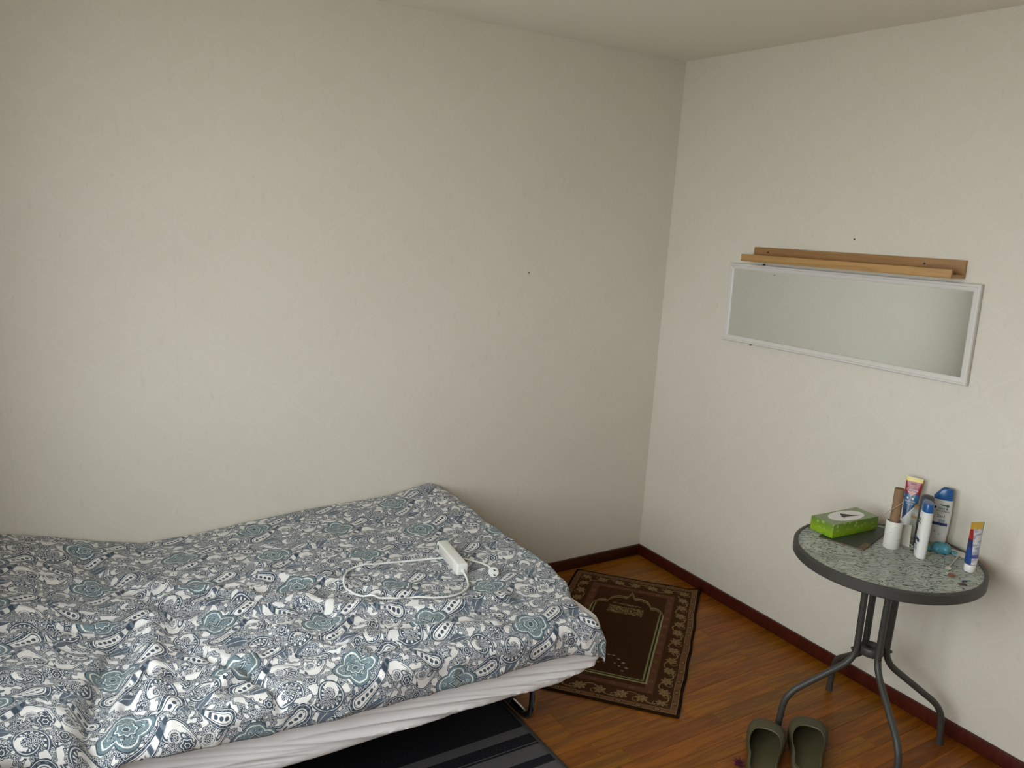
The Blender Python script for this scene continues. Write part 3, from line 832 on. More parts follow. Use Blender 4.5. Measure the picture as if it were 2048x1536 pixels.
def duvet_top(x, v):
    """height of the duvet over the bed at x and distance v from the wall"""
    x = np.asarray(x, float); v = np.asarray(v, float)
    zw = np.interp(x, XW, ZW); zc = 0.513 + 0.075 * sstep(-x, 2.60, 2.90) + 0.010 * np.cos((x + 1.9) * 3.0) * sstep(v, 0.1, 0.5)
    z = zw + (zc - zw) * sstep(v, 0.02, 0.42)
    z = z + 0.018 * sstep(x, -1.50, -1.26) * sstep(v, 0.05, 0.3) * (1 - 0.8 * sstep(v, 0.80, 1.05))
    for pl_, h, w in RIDGES:
        d = seg_dist(x, -v, pl_); z = z + 1.25 * h * np.exp(-(d / w) ** 2)
    wx, wy = x + 0.05 * perlin(x * 3, v * 3, 21), v + 0.05 * perlin(x * 3 + 9, v * 3, 22)
    ry = wy + 0.22 * wx
    n = perlin(wx * 2.1, ry * 11.0, 11); n2 = perlin(wx * 4.0 + 3, (wy - 0.12 * wx) * 19.0, 12); n3 = perlin(wx * 9, wy * 22, 13)
    amp = (0.25 + 0.75 * sstep(v, 0.0, 0.15)) * (0.4 + 0.6 * sstep(v, 0.25, 0.65)) * (0.55 + 0.45 * sstep(-x, 1.5, 1.9))
    z = z + 1.45 * amp * (0.011 * ((1 - np.abs(n)) ** 2.5 - 0.35) + 0.006 * ((1 - np.abs(n2)) ** 3 - 0.3) + 0.0025 * n3)
    return z
def duvet():
    NX, NV = 440, 270
    EV = 1.168                                            # where the cloth turns down over the near edge
    drop_x = [-3.12, -2.78, -2.58, -2.34, -2.19, -1.87, -1.59, -1.35, -1.256, -1.18]
    drop_z = [0.49, 0.487, 0.462, 0.425, 0.424, 0.408, 0.407, 0.400, 0.376, 0.345]
    edge_v = [0.0, 0.25, 0.5, 0.85, 0.97, 1.06, 1.13, 1.20, 1.26]
    edge_x = [-1.200, -1.192, -1.188, -1.19, -1.203, -1.250, -1.268, -1.258, -1.240]
    s = np.linspace(0, 1, NX)[None, :]; t = np.linspace(0, 1, NV)[:, None]
    xl = -3.118
    # first guess of v to look up the foot edge, then the real thing
    v0 = t * 1.26
    xe = np.interp(v0, edge_v, edge_x); x = xl + (xe - xl) * s + 0 * t
    top_edge = duvet_top(x, np.full_like(x, EV))
    dz = np.interp(x, drop_x, drop_z)
    Rr = 0.045
    side_len = np.maximum(top_edge - Rr - dz, 0.0)
    total = EV + Rr * math.pi / 2 + side_len
    v = t * total
    xe = np.interp(v, edge_v, edge_x); xe = np.where(v > EV, np.minimum(xe, -1.24), xe)
    x = xl + (xe - xl) * s
    de = xe - x                                           # distance in from the foot edge
    Y = -v.copy(); Z = duvet_top(x, np.minimum(v, EV))
    puff = 1 - np.sqrt(np.clip(1 - (1 - np.clip(de / 0.030, 0, 1)) ** 2, 0, 1))
    zf = Z - puff * (Z - (MZ1 + 0.015))
    Z = np.where(v <= EV, zf, Z)
    # over the edge
    a = np.clip((v - EV) / Rr, 0, math.pi / 2)
    over = v > EV
    Yt = -(EV + Rr * np.sin(a)); Zt = Z - Rr * (1 - np.cos(a)) - np.maximum(v - EV - Rr * math.pi / 2, 0) - puff * 0.02
    Yt = Yt - 0.012 * sstep(v - EV, 0.03, 0.10) * (0.5 + 1.0 * perlin(x * 5.5, v * 2.0, 31)) - 0.008 * ((1 - np.abs(perlin(x * 7 + 5, v * 9, 33))) ** 3) * sstep(v - EV, 0.0, 0.05)
    Y = np.where(over, Yt, Y); Z = np.where(over, Zt, Z)
    hem = sstep(total - v, 0.014, 0.0); Y = Y + hem * 0.003 * over
    # tip of the hanging corner flares outward
    tip = sstep(x, -1.33, -1.19) * sstep(v, 1.16, 1.26); Y = Y - 0.012 * tip; x = x + 0.012 * tip
    Y = np.where(over, Y, -0.012 - v * (EV - 0.012) / EV)
    Z = np.maximum(Z, np.where(v <= EV, MZ1 + 0.015, 0.0))
    V = np.stack([x, Y, Z], -1).reshape(-1, 3)
    idx = np.arange(NX * NV).reshape(NV, NX)
    F = np.stack([idx[:-1, :-1], idx[1:, :-1], idx[1:, 1:], idx[:-1, 1:]], -1).reshape(-1, 4)
    me = bpy.data.meshes.new('duvet'); me.from_pydata(V.tolist(), [], F.tolist())
    uvl = me.uv_layers.new(name='UVMap')
    # flat pattern coordinates (metres); aligned so that medallions fall as on the bed
    U = np.stack([(x + 1.485).reshape(-1), (-v + 1.161 - 0.10 + 0.10).reshape(-1)], -1)
    li = np.empty(len(me.loops), dtype=np.int32); me.loops.foreach_get('vertex_index', li)
    uvl.data.foreach_set('uv', U[li].reshape(-1).astype(np.float32))
    o = link('duvet', me, 'duvet', None, 80)
    so = o.modifiers.new('thickness', 'SOLIDIFY'); so.thickness = 0.007; so.offset = -1
    return tag(o, 'rumpled blue-grey and white paisley duvet spread over the bed', 'duvet')
duvet()
def dz_at(x, y): return float(duvet_top(np.array([x]), np.array([-y]))[0])

# ---------------------------------------------------------------- power strip on the duvet
ps_a, ps_b = Vector((-1.499, -0.575)), Vector((-1.527, -0.790))
mid = (ps_a + ps_b) / 2; ang = math.atan2(ps_b.y - ps_a.y, ps_b.x - ps_a.x); ln = (ps_b - ps_a).length
zb = max(dz_at(mid.x + dx, mid.y + dy) for dx in (-0.02, 0, 0.02) for dy in (-0.1, -0.05, 0, 0.05, 0.1)) + 0.0005
ps = tag(empty('power_strip', (mid.x, mid.y, zb), ang), 'white power strip with coiled white cable lying on the paisley duvet', 'power strip')
MB().box(-ln / 2, ln / 2, -0.021, 0.021, 0, 0.043).build('body', 'white_plastic', ps, bevel=0.007, seg=4)
fl_ = MB(); fl_.box(-0.075, 0.075, -0.0222, -0.0205, 0.006, 0.038); lid = fl_.build('side_cover', 'white_paint', ps, bevel=0.0008)
sk = MB(); sk.tube([(-0.088, -0.0195, 0.022), (-0.088, -0.0218, 0.022)], 0.014, 24); sock = sk.build('socket', 'white_plastic', ps, smooth=40)
h_ = MB(); h_.tube([(-0.088, -0.0217, 0.026), (-0.088, -0.0224, 0.026)], 0.0085, 16); h_.build('socket_hole', 'dark_hole', sock)
nk = MB(); nk.tube([(ln / 2 - 0.002, 0, 0.018), (ln / 2 + 0.012, 0, 0.017)], [0.0075, 0.005], 16); nk.build('strain_relief', 'white_plastic', ps, smooth=40)
inv = ps.matrix_basis.inverted()
cord_xy = [(-1.5285, -0.802), (-1.534, -0.835), (-1.555, -0.880), (-1.60, -0.915), (-1.66, -0.930), (-1.74, -0.912), (-1.83, -0.862), (-1.905, -0.805), (-1.93, -0.735), (-1.909, -0.668), (-1.865, -0.608), (-1.789, -0.595), (-1.678, -0.601), (-1.56, -0.628), (-1.50, -0.655), (-1.450, -0.690), (-1.420, -0.735), (-1.417, -0.784), (-1.424, -0.812)]
def on_duvet(p, r): return Vector((p[0], p[1], dz_at(p[0], p[1]) + r))
cp = [Vector((c_[0], c_[1], 0)) for c_ in spline([(a, b, 0) for a, b in cord_xy], 8)]
pts = []
for i, c_ in enumerate(cp):
    q = on_duvet(c_, 0.0050)
    if i < 8: q.z = q.z + (zb + 0.017 - q.z) * (1 - i / 8.0)
    pts.append(q)
zs = [q.z for q in pts]
for i, q in enumerate(pts):
    lo, hi = max(0, i - 7), min(len(pts), i + 8); q.z = max(zs[i], sum(zs[lo:hi]) / (hi - lo))
pts = [inv @ q for q in pts]
MB().tube(pts, 0.0036, 10).build('cable', 'white_plastic', ps, smooth=60)
pq = on_duvet((-1.428, -0.830), 0.017)
pg = MB(); pg.lathe([(0, -0.016), (0.011, -0.016), (0.0155, -0.008), (0.018, 0.002), (0.018, 0.012), (0.0165, 0.0145), (0, 0.0145)], 28)
plg = pg.build('plug', 'white_plastic', ps, smooth=40)
face = (Vector((-2.81, -3.06, 1.77)) - pq); face.z *= 0.55; face.x += 0.6
plg.matrix_local = inv @ Matrix.Translation(pq) @ face.to_track_quat('Z', 'X').to_matrix().to_4x4()
for sx in (-1, 1):
    pn = MB(); pn.lathe([(0.0024, 0.0145), (0.0024, 0.030), (0.0016, 0.0325), (0, 0.0325)], 12, c=(sx * 0.0085, 0)); pn.build('pin', 'steel_dark', plg, smooth=40)

# ---------------------------------------------------------------- rugs
def cloth_mesh(name, nx, ny, fn, uvf, th, mats, parent=None):
    V = []; U = []
    for j in range(ny + 1):
        for i in range(nx + 1): V.append(fn(i / nx, j / ny)); U.append(uvf(i / nx, j / ny))
    F = [(j * (nx + 1) + i, j * (nx + 1) + i + 1, (j + 1) * (nx + 1) + i + 1, (j + 1) * (nx + 1) + i) for j in range(ny) for i in range(nx)]
    me = bpy.data.meshes.new(name); me.from_pydata(V, [], F); uvl = me.uv_layers.new(name='UVMap')
    for lp in me.loops: uvl.data[lp.index].uv = U[lp.vertex_index]
    if me.polygons[0].normal.z < 0: me.flip_normals()
    o = link(name, me, mats, parent, 60); so = o.modifiers.new('thickness', 'SOLIDIFY'); so.thickness = th; so.offset = -1; return o
R0 = Vector((-0.022, -0.492)); LD = Vector((-0.749, -0.662)); SD = Vector((-0.662, 0.749))
def rug_pt(a, b):
    s_, l_ = a * 0.62, b * 1.08
    e = 0.004 * math.sin(b * 9 + a * 3 + 0.8 * math.sin(b * 23)) * abs(2 * a - 1) ** 3 + 0.004 * math.sin(a * 14) * abs(2 * b - 1) ** 3
    p = R0 + SD * s_ + LD * l_ + SD * e * (1 if a > 0.5 else -1) * -1
    z = 0.0065 + 0.004 * max(0, math.sin(l_ * 31 + s_ * 5 + 1.4 * math.sin(s_ * 6))) ** 3 * (0.4 + 0.6 * math.sin(a * math.pi)) + 0.007 * math.exp(-((l_ - 0.50 - 0.10 * s_) / 0.016) ** 2) * math.sin(a * math.pi)
    edge = min(a, 1 - a, b, 1 - b)
    z += 0.010 * max(0, 1 - a / 0.06) * max(0, math.sin(b * 5.0 + 1.0)) ** 2 * 0.6 + 0.012 * max(0, 1 - a / 0.10) * max(0, 1 - b / 0.08)
    return (min(p.x, -0.016), min(p.y, -0.016), max(z, 0.0062))
rug = cloth_mesh('prayer_rug', 64, 110, rug_pt, lambda a, b: (a * 0.62, b * 1.08), 0.0055, 'prayer')
tag(rug, 'brown prayer rug with an arched niche and floral border lying in the corner', 'rug')
def stripe_pt(a, b):
    x = -2.9 + a * (2.9 - 1.351); y = -1.60 + b * 1.42
    return (x, y, 0.0075 + 0.0012 * math.sin(x * 9 + y * 5) * math.sin(y * 13))
sr = cloth_mesh('striped_rug', 60, 50, stripe_pt, lambda a, b: (a, b), 0.0065, 'striped')
tag(sr, 'black and grey striped flat rug half under the bed', 'rug')

# ---------------------------------------------------------------- wall ledge and mirror
tilt = math.radians(1.15)
shelf = tag(empty('picture_ledge', (-0.001, -1.030, 1.618)), 'narrow light wooden picture ledge above the mirror', 'shelf')
shelf.rotation_euler = (-tilt, 0, 0)
hl = 0.468
MB().box(-0.012, 0.0, -hl, hl, 0.0, 0.062).build('back_board', 'ledge', shelf, bevel=0.001)
MB().box(-0.078, -0.0122, -hl, hl, 0.0, 0.012).build('base_board', 'ledge', shelf, bevel=0.001)
MB().box(-0.090, -0.0782, -hl, hl, 0.0, 0.030).build('front_lip', 'ledge', shelf, bevel=0.001)
for yy in (0.39, -0.32):
    sc_ = MB(); sc_.tube([(-0.0115, yy, 0.042), (-0.0135, yy, 0.042)], 0.0042, 12); sc_.build('screw', 'steel_dark', shelf, smooth=40)
mir = tag(empty('wall_mirror', (-0.004, -1.003, 1.4285)), 'long rectangular mirror in a thin white frame hung sideways', 'mirror')
mir.rotation_euler = (-tilt, 0, 0)
hy_, hz_ = 0.567, 0.1745; fw = 0.026
fm = MB()
def rect_ring(d, x): return [(x, -hy_ + d, -hz_ + d), (x, hy_ - d, -hz_ + d), (x, hy_ - d, hz_ - d), (x, -hy_ + d, hz_ - d)]
fm.loft([rect_ring(0, 0), rect_ring(0, -0.013), rect_ring(0.003, -0.016), rect_ring(0.009, -0.0165), rect_ring(0.011, -0.014), rect_ring(fw - 0.004, -0.0125), rect_ring(fw, -0.010), rect_ring(fw, -0.004), rect_ring(0.002, 0)])
fm.build('frame', 'white_paint', mir)
MB().box(-0.0062, -0.0032, -hy_ + fw - 0.004, hy_ - fw + 0.004, -hz_ + fw - 0.004, hz_ - fw + 0.004).build('mirror_glass', 'mirror', mir)
for yy, zz in ((0.405, -hz_ - 0.003), (0.38, hz_ + 0.003)):
    cl = MB(); cl.tube([(0.003, yy, zz), (-0.006, yy, zz), (-0.010, yy, zz)], [0.0035, 0.0035, 0.0028], 10); cl.build('mirror_clip', 'steel_dark', mir, smooth=40)
def nail(loc, axis, label, grp=None):
    m_ = MB(); d = Vector((0, 1, 0)) if axis == 'y' else Vector((1, 0, 0)); p0 = Vector(loc)
    m_.tube([d * 0.02, d * -0.002, d * -0.0035], [0.0012, 0.0012, 0.0036], 10, mi=0); m_.tube([d * -0.0035, d * -0.0048], [0.0036, 0.0030], 10)
    o = m_.build('wall_nail', 'steel_dark', None, smooth=40); o.location = p0; tag(o, label, 'nail', grp)
nail((-0.817, 0.0, 1.498), 'y', 'small dark nail in the wall above the foot of the bed')
nail((0.0, -1.044, 1.733), 'x', 'small dark nail in the wall above the wooden ledge')

# ---------------------------------------------------------------- round table
TX, TY, TZ, TR = -0.312, -1.570, 0.700, 0.304
tb = tag(empty('bistro_table', (TX, TY, 0)), 'round bistro table with hammered glass top and grey metal legs', 'table')
LEG_A = (145, 57, -37, -121)
rim = MB()
prof = [(TR - 0.016, TZ - 0.004), (TR - 0.013, TZ + 0.001), (TR - 0.004, TZ + 0.001), (TR, TZ - 0.003), (TR, TZ - 0.033), (TR - 0.003, TZ - 0.036), (TR - 0.012, TZ - 0.036), (TR - 0.014, TZ - 0.030), (TR - 0.016, TZ - 0.004)]
rings = [[(r * math.cos(2 * math.pi * k / 96), r * math.sin(2 * math.pi * k / 96), z) for k in range(96)] for r, z in prof]
rim.loft(rings); rim.build('rim', 'grey_metal', tb, smooth=40)
gl = MB(); gl.lathe([(0, TZ - 0.007), (TR - 0.0145, TZ - 0.007), (TR - 0.0145, TZ - 0.0015), (0, TZ - 0.0015)], 96); gl.build('glass_top', 'table_glass', tb, smooth=40)
for an in LEG_A:
    a = math.radians(an); c_, s_ = math.cos(a), math.sin(a)
    P = [(0.272, TZ - 0.022), (0.055, TZ - 0.030), (0.050, 0.30), (0.272, 0.140), (0.284, 0.008)]
    pts = fillet([(r * c_, r * s_, z) for r, z in P], 0.055, 8)
    mb = MB(); mb.tube(pts, 0.0115, 14); lg = mb.build('leg', 'grey_metal', tb, smooth=50)
    cpx = MB(); cpx.tube([(0.2842 * c_, 0.2842 * s_, 0.0), (0.2838 * c_, 0.2838 * s_, 0.016)], 0.0128, 14); cpx.build('foot_cap', 'grey_metal', lg, smooth=50)
    bo = MB(); bo.tube([(0.060 * c_, 0.060 * s_, 0.338), (0.067 * c_, 0.067 * s_, 0.338), (0.070 * c_, 0.070 * s_, 0.338)], [0.006, 0.006, 0.004], 12); bo.build('bolt', 'steel_dark', lg, smooth=40)
br = MB()
prof = [(0.022, 0.352), (0.038, 0.352), (0.040, 0.349), (0.040, 0.327), (0.038, 0.324), (0.022, 0.324), (0.022, 0.352)]
br.loft([[(r * math.cos(2 * math.pi * k / 40), r * math.sin(2 * math.pi * k / 40), z) for k in range(40)] for r, z in prof]); br.build('leg_ring', 'grey_metal', tb, smooth=40)
hb = MB(); hb.lathe([(0, TZ - 0.040), (0.05, TZ - 0.040), (0.06, TZ - 0.034), (0.06, TZ - 0.024), (0, TZ - 0.024)], 40); hb.build('hub_plate', 'grey_metal', tb, smooth=40)

# ---------------------------------------------------------------- things on the table
GZ = TZ - 0.0014
# booklet under the tissue box
bk = tag(empty('booklet', (-0.262, -1.414, GZ), math.radians(-5.0)), 'dark green booklet with a brown corner under the green tissue box', 'booklet')
bk.rotation_euler = (0, 0, math.atan2(-1.418 + 1.498, -0.103 + 0.372))
MB().box(-0.135, 0.135, -0.070, 0.085, 0.0, 0.0042).build('page_block', 'book_brown', bk, bevel=0.0006)
MB().box(-0.1365, 0.1365, -0.0715, 0.086, 0.0043, 0.0054).build('cover', 'book_green', bk, bevel=0.0004)
MB().box(-0.1362, -0.066, -0.0712, -0.050, 0.0055, 0.0060).build('cover_band', 'book_brown', bk)
BKT = GZ + 0.0062
# tissue box
tang = math.atan2(-1.412 + 1.405, -0.134 + 0.371) - 0.02
ts = tag(empty('tissue_box', (-0.270, -1.364, BKT), tang), 'bright green cardboard tissue box with a white oval opening', 'tissue box')
a_, b_, h_ = 0.1205, 0.049, 0.0495
MB().box(-a_, a_, -b_, b_, 0, h_ - 0.0006).build('carton', 'tissue_side', ts, bevel=0.0008)
MB().box(-a_ + 0.0004, a_ - 0.0004, -b_ + 0.0004, b_ - 0.0004, h_ - 0.0006, h_).build('lid_panel', 'tissue_top', ts)
ov = MB(); ov.lathe([(0, 0), (1.0, 0), (1.0, 0.0005), (0, 0.0005)], 48, sx=0.084, sy=0.041); oo = ov.build('oval_window', 'print_white', ts); oo.location = (0.004, 0, h_ + 0.0001)
sl = MB(); n_ = 24; up_, dn_ = [], []
shape = [(-0.022, -0.010), (-0.006, -0.0055), (0.018, -0.010), (0.044, -0.013), (0.020, -0.003), (0.004, 0.012), (-0.004, 0.019), (-0.010, 0.012), (-0.020, 0.000)]
shape = [(x * 1.2, y * 1.25) for x, y in shape]
sl.add([(x, y, 0.0007) for x, y in shape] + [(x, y, 0.0012) for x, y in shape], [tuple(range(9, 18)), tuple(range(8, -1, -1))] + [(k, (k + 1) % 9, 9 + (k + 1) % 9, 9 + k) for k in range(9)])
sl.build('slit', 'dark_hole', oo)
lg_ = MB(); lg_.tube([(a_ - 0.030 + 0.002 * k, -b_ - 0.0002, 0.012 + 0.0022 * math.sin(k * 1.9)) for k in range(12)], 0.0007, 6); lg_.build('printed_mark', 'tissue_top', ts)
# speckled cup with a cardboard tube
cu = MB(); cu.lathe([(0, 0), (0.0255, 0), (0.027, 0.002), (0.0268, 0.096), (0.0255, 0.098), (0.0235, 0.096), (0.0232, 0.006), (0, 0.006)], 36)
cup = tag(cu.build('cup', 'speckle', None, smooth=40), 'white speckled cylindrical cup holding a brown cardboard tube', 'cup'); cup.location = (-0.245, -1.537, GZ)
ct = tag(empty('cardboard_tube', (-0.247, -1.537, GZ + 0.0065)), 'brown cardboard tube with a string stuck in the speckled cup', 'tube')
ct.rotation_euler = (math.radians(-1.5), math.radians(2.5), 0)
tbm = MB(); tbm.loft([[(r * math.cos(2 * math.pi * k / 28), r * math.sin(2 * math.pi * k / 28), z) for k in range(28)] for r, z in ((0.0135, 0), (0.0160, 0.0), (0.0160, 0.205), (0.0155, 0.206), (0.0138, 0.205), (0.0135, 0))])
tbm.build('tube_wall', 'cardboard', ct, smooth=40)
MB().tube(spline([(0.012, -0.0125, 0.178), (0.000, -0.0178, 0.163), (-0.018, -0.010, 0.146), (-0.034, 0.004, 0.128), (-0.041, 0.012, 0.112)], 6), 0.0012, 8).build('string', 'string', ct, smooth=60)
hl_ = MB(); hl_.tube([(0.0095, -0.0120, 0.180), (0.0105, -0.0130, 0.180)], 0.0032, 10); hl_.build('punched_hole', 'dark_hole', ct)
# folded paper beside the cup
fp = MB(); 
fp.add([(0.0, -0.020, 0), (0.006, 0.022, 0), (0.016, 0.020, 0.066), (0.012, -0.012, 0.075), (-0.004, -0.020, 0), (0.0, 0.024, 0), (0.012, 0.022, 0.068), (0.008, -0.012, 0.077)],
       [(0, 1, 2, 3), (7, 6, 5, 4), (0, 4, 5, 1), (1, 5, 6, 2), (2, 6, 7, 3), (3, 7, 4, 0)])
fpo = tag(empty('folded_paper', (-0.185, -1.548, GZ), math.radians(10)), 'creased beige paper packet standing behind the speckled cup', 'paper')
fp.build('sheet', 'paper', fpo, bevel=0.001)
for k in range(4):
    y_ = -0.014 + k * 0.009
    c2_ = MB(); c2_.tube([(-0.0035 + 0.0012 * k, y_, 0.001), (0.009, y_ + 0.004, 0.066)], 0.0012, 6); c2_.build('pleat', 'white_card', fpo, smooth=60)
# bottles ----------------------------------------------------------------
def oval_bottle(name, loc, rz, w, d, h, label, parts):
    """flattened shampoo bottle: w wide, d deep; local -Y is the printed face"""
    root = tag(empty(name, loc, rz), label, 'bottle')
    def ring(wf, df, z, n=40, e=2.6):
        out = []
        for k in range(n):
            t = 2 * math.pi * k / n; c_, s_ = math.cos(t), math.sin(t)
            out.append((w / 2 * wf * math.copysign(abs(c_) ** (2 / e), c_), d / 2 * df * math.copysign(abs(s_) ** (2 / e), s_), z))
        return out
    hb = h * (0.80 if w > 0.065 else 0.845)
    mb = MB(); mb.loft([ring(0.80, 0.80, 0), ring(0.86, 0.92, 0.002), ring(0.88, 0.97, 0.01), ring(0.97, 1.0, hb * 0.35), ring(1.0, 1.0, hb * 0.6), ring(0.97, 0.98, hb * 0.9), ring(0.93, 0.95, hb)], cap0=True, cap1=True)
    mb.build('bottle_body', 'bottle_white', root, smooth=50)
    return root, ring, hb
# shampoo bottle turned to the room
b2, ring, hb = oval_bottle('shampoo_bottle', (-0.046, -1.582, GZ), math.radians(-62), 0.066, 0.036, 0.205, 'white shampoo bottle with slanted blue cap turned to face the room', None)
b2.rotation_euler[1] = math.radians(0)
def slant(pts, k): return [(x, y, z + k * min(0.0, x + 0.004)) for x, y, z in pts]
cp_ = MB(); cp_.loft([ring(0.93, 0.95, hb + 0.0005), ring(0.92, 0.93, hb + 0.010), slant(ring(0.84, 0.86, 0.199), 1.05), slant(ring(0.78, 0.76, 0.2035), 1.05), slant(ring(0.60, 0.5, 0.2045), 1.05)], cap0=True, cap1=True)
cp_.build('cap', 'cap_blue', b2, smooth=50)
FACE = Matrix(((1, 0, 0, 0), (0, 0, -1, 0), (0, 1, 0, 0), (0, 0, 0, 1)))
def label_text(root, body, size, mat, x, z, y=-0.0186, name='printed_text'):
    return text_mesh(name, body, size, mat, root, Matrix.Translation((x, y, z)) @ FACE, 0.0002)
label_text(b2, 'head &', 0.0115, 'ink_dark', 0.004, 0.134)
label_text(b2, 'shoulders', 0.0105, 'ink_dark', 0.004, 0.1245)
dt = MB(); dt.tube([(-0.021, -0.0180, 0.135), (-0.021, -0.0186, 0.135)], 0.0045, 16); dt.build('printed_dot', 'ink_blue', b2)
lf = MB(); lf.tube([(-0.006, -0.0186, 0.1455), (0.012, -0.0186, 0.1455)], 0.0018, 6); lf.tube([(0.017, -0.0180, 0.145), (0.017, -0.0187, 0.145)], 0.0052, 14); lf.build('printed_leaf', 'ink_green', b2)
MB().box(-0.018, 0.018, -0.0187, -0.0180, 0.1165, 0.1173).build('printed_line', 'ink_grey', b2)
label_text(b2, '2in1', 0.0165, 'ink_dark', 0.002, 0.105)
MB().box(-0.0305, 0.0245, -0.0187, -0.0172, 0.071, 0.081).build('printed_band', 'ink_blue', b2)
MB().box(-0.004, 0.016, -0.0187, -0.0180, 0.0825, 0.094).build('printed_panel', 'ink_grey', b2)
MB().box(-0.014, -0.007, -0.0187, -0.0180, 0.044, 0.051).build('printed_square', 'ink_grey', b2)
MB().box(0.003, 0.006, -0.0187, -0.0180, 0.037, 0.040).build('printed_mark', 'ink_dark', b2)
# the same kind of bottle seen edge-on, in front
b3, ring, hb = oval_bottle('shampoo_bottle', (-0.226, -1.632, GZ), math.radians(-138), 0.064, 0.036, 0.196, 'white shampoo bottle with blue cap standing edge-on in the middle of the table', None)
hb3 = 0.168
cp3 = MB(); cp3.loft([ring(0.95, 0.97, hb + 0.0005), ring(0.94, 0.96, hb + 0.006), ring(0.92, 0.92, 0.190), ring(0.86, 0.84, 0.195), ring(0.6, 0.6, 0.196)], cap0=True, cap1=True)
cp3.build('cap', 'cap_blue', b3, smooth=50)
label_text(b3, 'head &', 0.0125, 'ink_dark', 0.0, 0.136, -0.0186)
label_text(b3, 'shoulders', 0.0105, 'ink_dark', 0.0, 0.124, -0.0186)
MB().box(-0.028, 0.028, -0.0187, -0.0172, 0.060, 0.070).build('printed_band', 'ink_blue', b3)
label_text(b3, 'classic', 0.0115, 'ink_dark', 0.0, 0.048, -0.0186)
MB().box(-0.016, 0.016, -0.0187, -0.0180, 0.028, 0.040).build('printed_panel', 'ink_grey', b3)
# dark deodorant behind it
dk = tag(empty('deodorant_can', (-0.135, -1.576, GZ)), 'dark deodorant can with a rounded charcoal cap behind the white bottle', 'deodorant')
q = MB(); q.lathe([(0, 0), (0.021, 0), (0.0225, 0.002), (0.0225, 0.135), (0.021, 0.139), (0, 0.139)], 32); q.build('can_body', 'dark_can', dk, smooth=40)
q = MB(); q.lathe([(0.0225, 0.1395), (0.0228, 0.165), (0.021, 0.178), (0.016, 0.186), (0.008, 0.1885), (0, 0.189)], 32); q.build('cap', 'dark_cap', dk, smooth=60)
# clear jar with a tan band
cj = tag(empty('clear_bottle', (-0.072, -1.513, GZ)), 'small clear bottle with tan band squeezed behind the toothpaste', 'bottle')
q = MB(); q.lathe([(0, 0), (0.017, 0), (0.019, 0.003), (0.019, 0.090), (0.015, 0.100), (0.011, 0.104), (0.011, 0.110)], 28); q.build('bottle_body', 'clear_plastic', cj, smooth=40)
q = MB(); q.lathe([(0.0135, 0.108), (0.0135, 0.118), (0, 0.118)], 28); q.build('cap', 'tan', cj, smooth=40)
q = MB(); q.loft([[(r * math.cos(2 * math.pi * k / 28), r * math.sin(2 * math.pi * k / 28), z) for k in range(28)] for r, z in ((0.0191, 0.072), (0.0194, 0.072), (0.0194, 0.080), (0.0191, 0.080))]); q.build('band', 'tan', cj, smooth=40)
# toothpaste tubes standing on their caps
def paste_tube(name, loc, rz, lean, w, h, r, label, mat, capmat):
    root = tag(empty(name, loc, rz), label, 'toothpaste'); root.rotation_euler = (lean[0], lean[1], rz)
    n = 36; rings = []
    for z, f in ((0.024, 0.55), (0.028, 0.98), (0.036, 1.0), (h * 0.35, 0.86), (h * 0.55, 0.66), (h * 0.75, 0.42), (h * 0.90, 0.16), (h * 0.94, 0.06), (h, 0.045)):
        t = (z - 0.024) / (h - 0.024); wy = r + (w / 2 - r) * t ** 0.8; wx = r * f
        if z <= 0.028: wy = r * (0.55 if z < 0.026 else 0.98)
        rings.append([(wx * math.cos(2 * math.pi * k / n), wy * math.sin(2 * math.pi * k / n), z) for k in range(n)])
    mb = MB(); mb.loft(rings, cap0=True, cap1=True); body = mb.build('tube_body', mat, root, smooth=50)
    c_ = MB(); c_.lathe([(0, 0), (r * 0.86, 0), (r * 0.92, 0.002), (r * 0.95, 0.022), (r * 0.85, 0.0245), (0, 0.0245)], 28); c_.build('cap', capmat, root, smooth=40)
    return root
p1 = paste_tube('toothpaste_tube', (-0.060, -1.472, GZ), math.radians(20), (0, math.radians(6), 0), 0.058, 0.205, 0.017, 'upright red and blue toothpaste tube with yellow crimp leaning on the wall', 'paste', 'bottle_white')
XF = Matrix(((0, 0, -1, 0), (-1, 0, 0, 0), (0, 1, 0, 0), (0, 0, 0, 1)))
def paste_text(body, size, mat, z, x, y=0.0, tilt_=0.0, name='printed_text'):
    return text_mesh(name, body, size, mat, p1, Matrix.Translation((x, y, z)) @ Matrix.Rotation(tilt_, 4, 'Y') @ XF, 0.0003)
paste_text('Colgate', 0.0125, 'print_white', 0.160, -0.0095, 0, 0.085)
tri = MB(); tri.add([(-0.0078, 0.016, 0.1535), (-0.0078, -0.016, 0.1535), (-0.0098, 0.0, 0.136), (-0.0086, 0.016, 0.1535), (-0.0086, -0.016, 0.1535), (-0.0108, 0.0, 0.136)], [(0, 2, 1), (3, 4, 5), (0, 1, 4, 3), (1, 2, 5, 4), (2, 0, 3, 5)]); tri.build('printed_triangle', 'print_pink', p1)
paste_text('MAX', 0.0085, 'ink_dark', 0.181, -0.0042, 0, 0.05)
paste_text('MaxFresh', 0.0085, 'print_white', 0.118, -0.0136, 0, 0.06)
paste_text('cooling', 0.0080, 'print_white', 0.109, -0.0142, 0, 0.06)
for yy in (0.010, -0.007):
    q = MB(); q.tube([(-0.0117, yy, 0.129), (-0.0127, yy, 0.129)], 0.0040, 12); q.build('printed_dot', 'print_white', p1)
p2 = paste_tube('toothpaste_tube', (-0.178, -1.776, GZ), math.radians(-109), (0, math.radians(0), 0), 0.052, 0.170, 0.0185, 'half-used small toothpaste tube standing on its cap by the table edge', 'paste2', 'bottle_white')
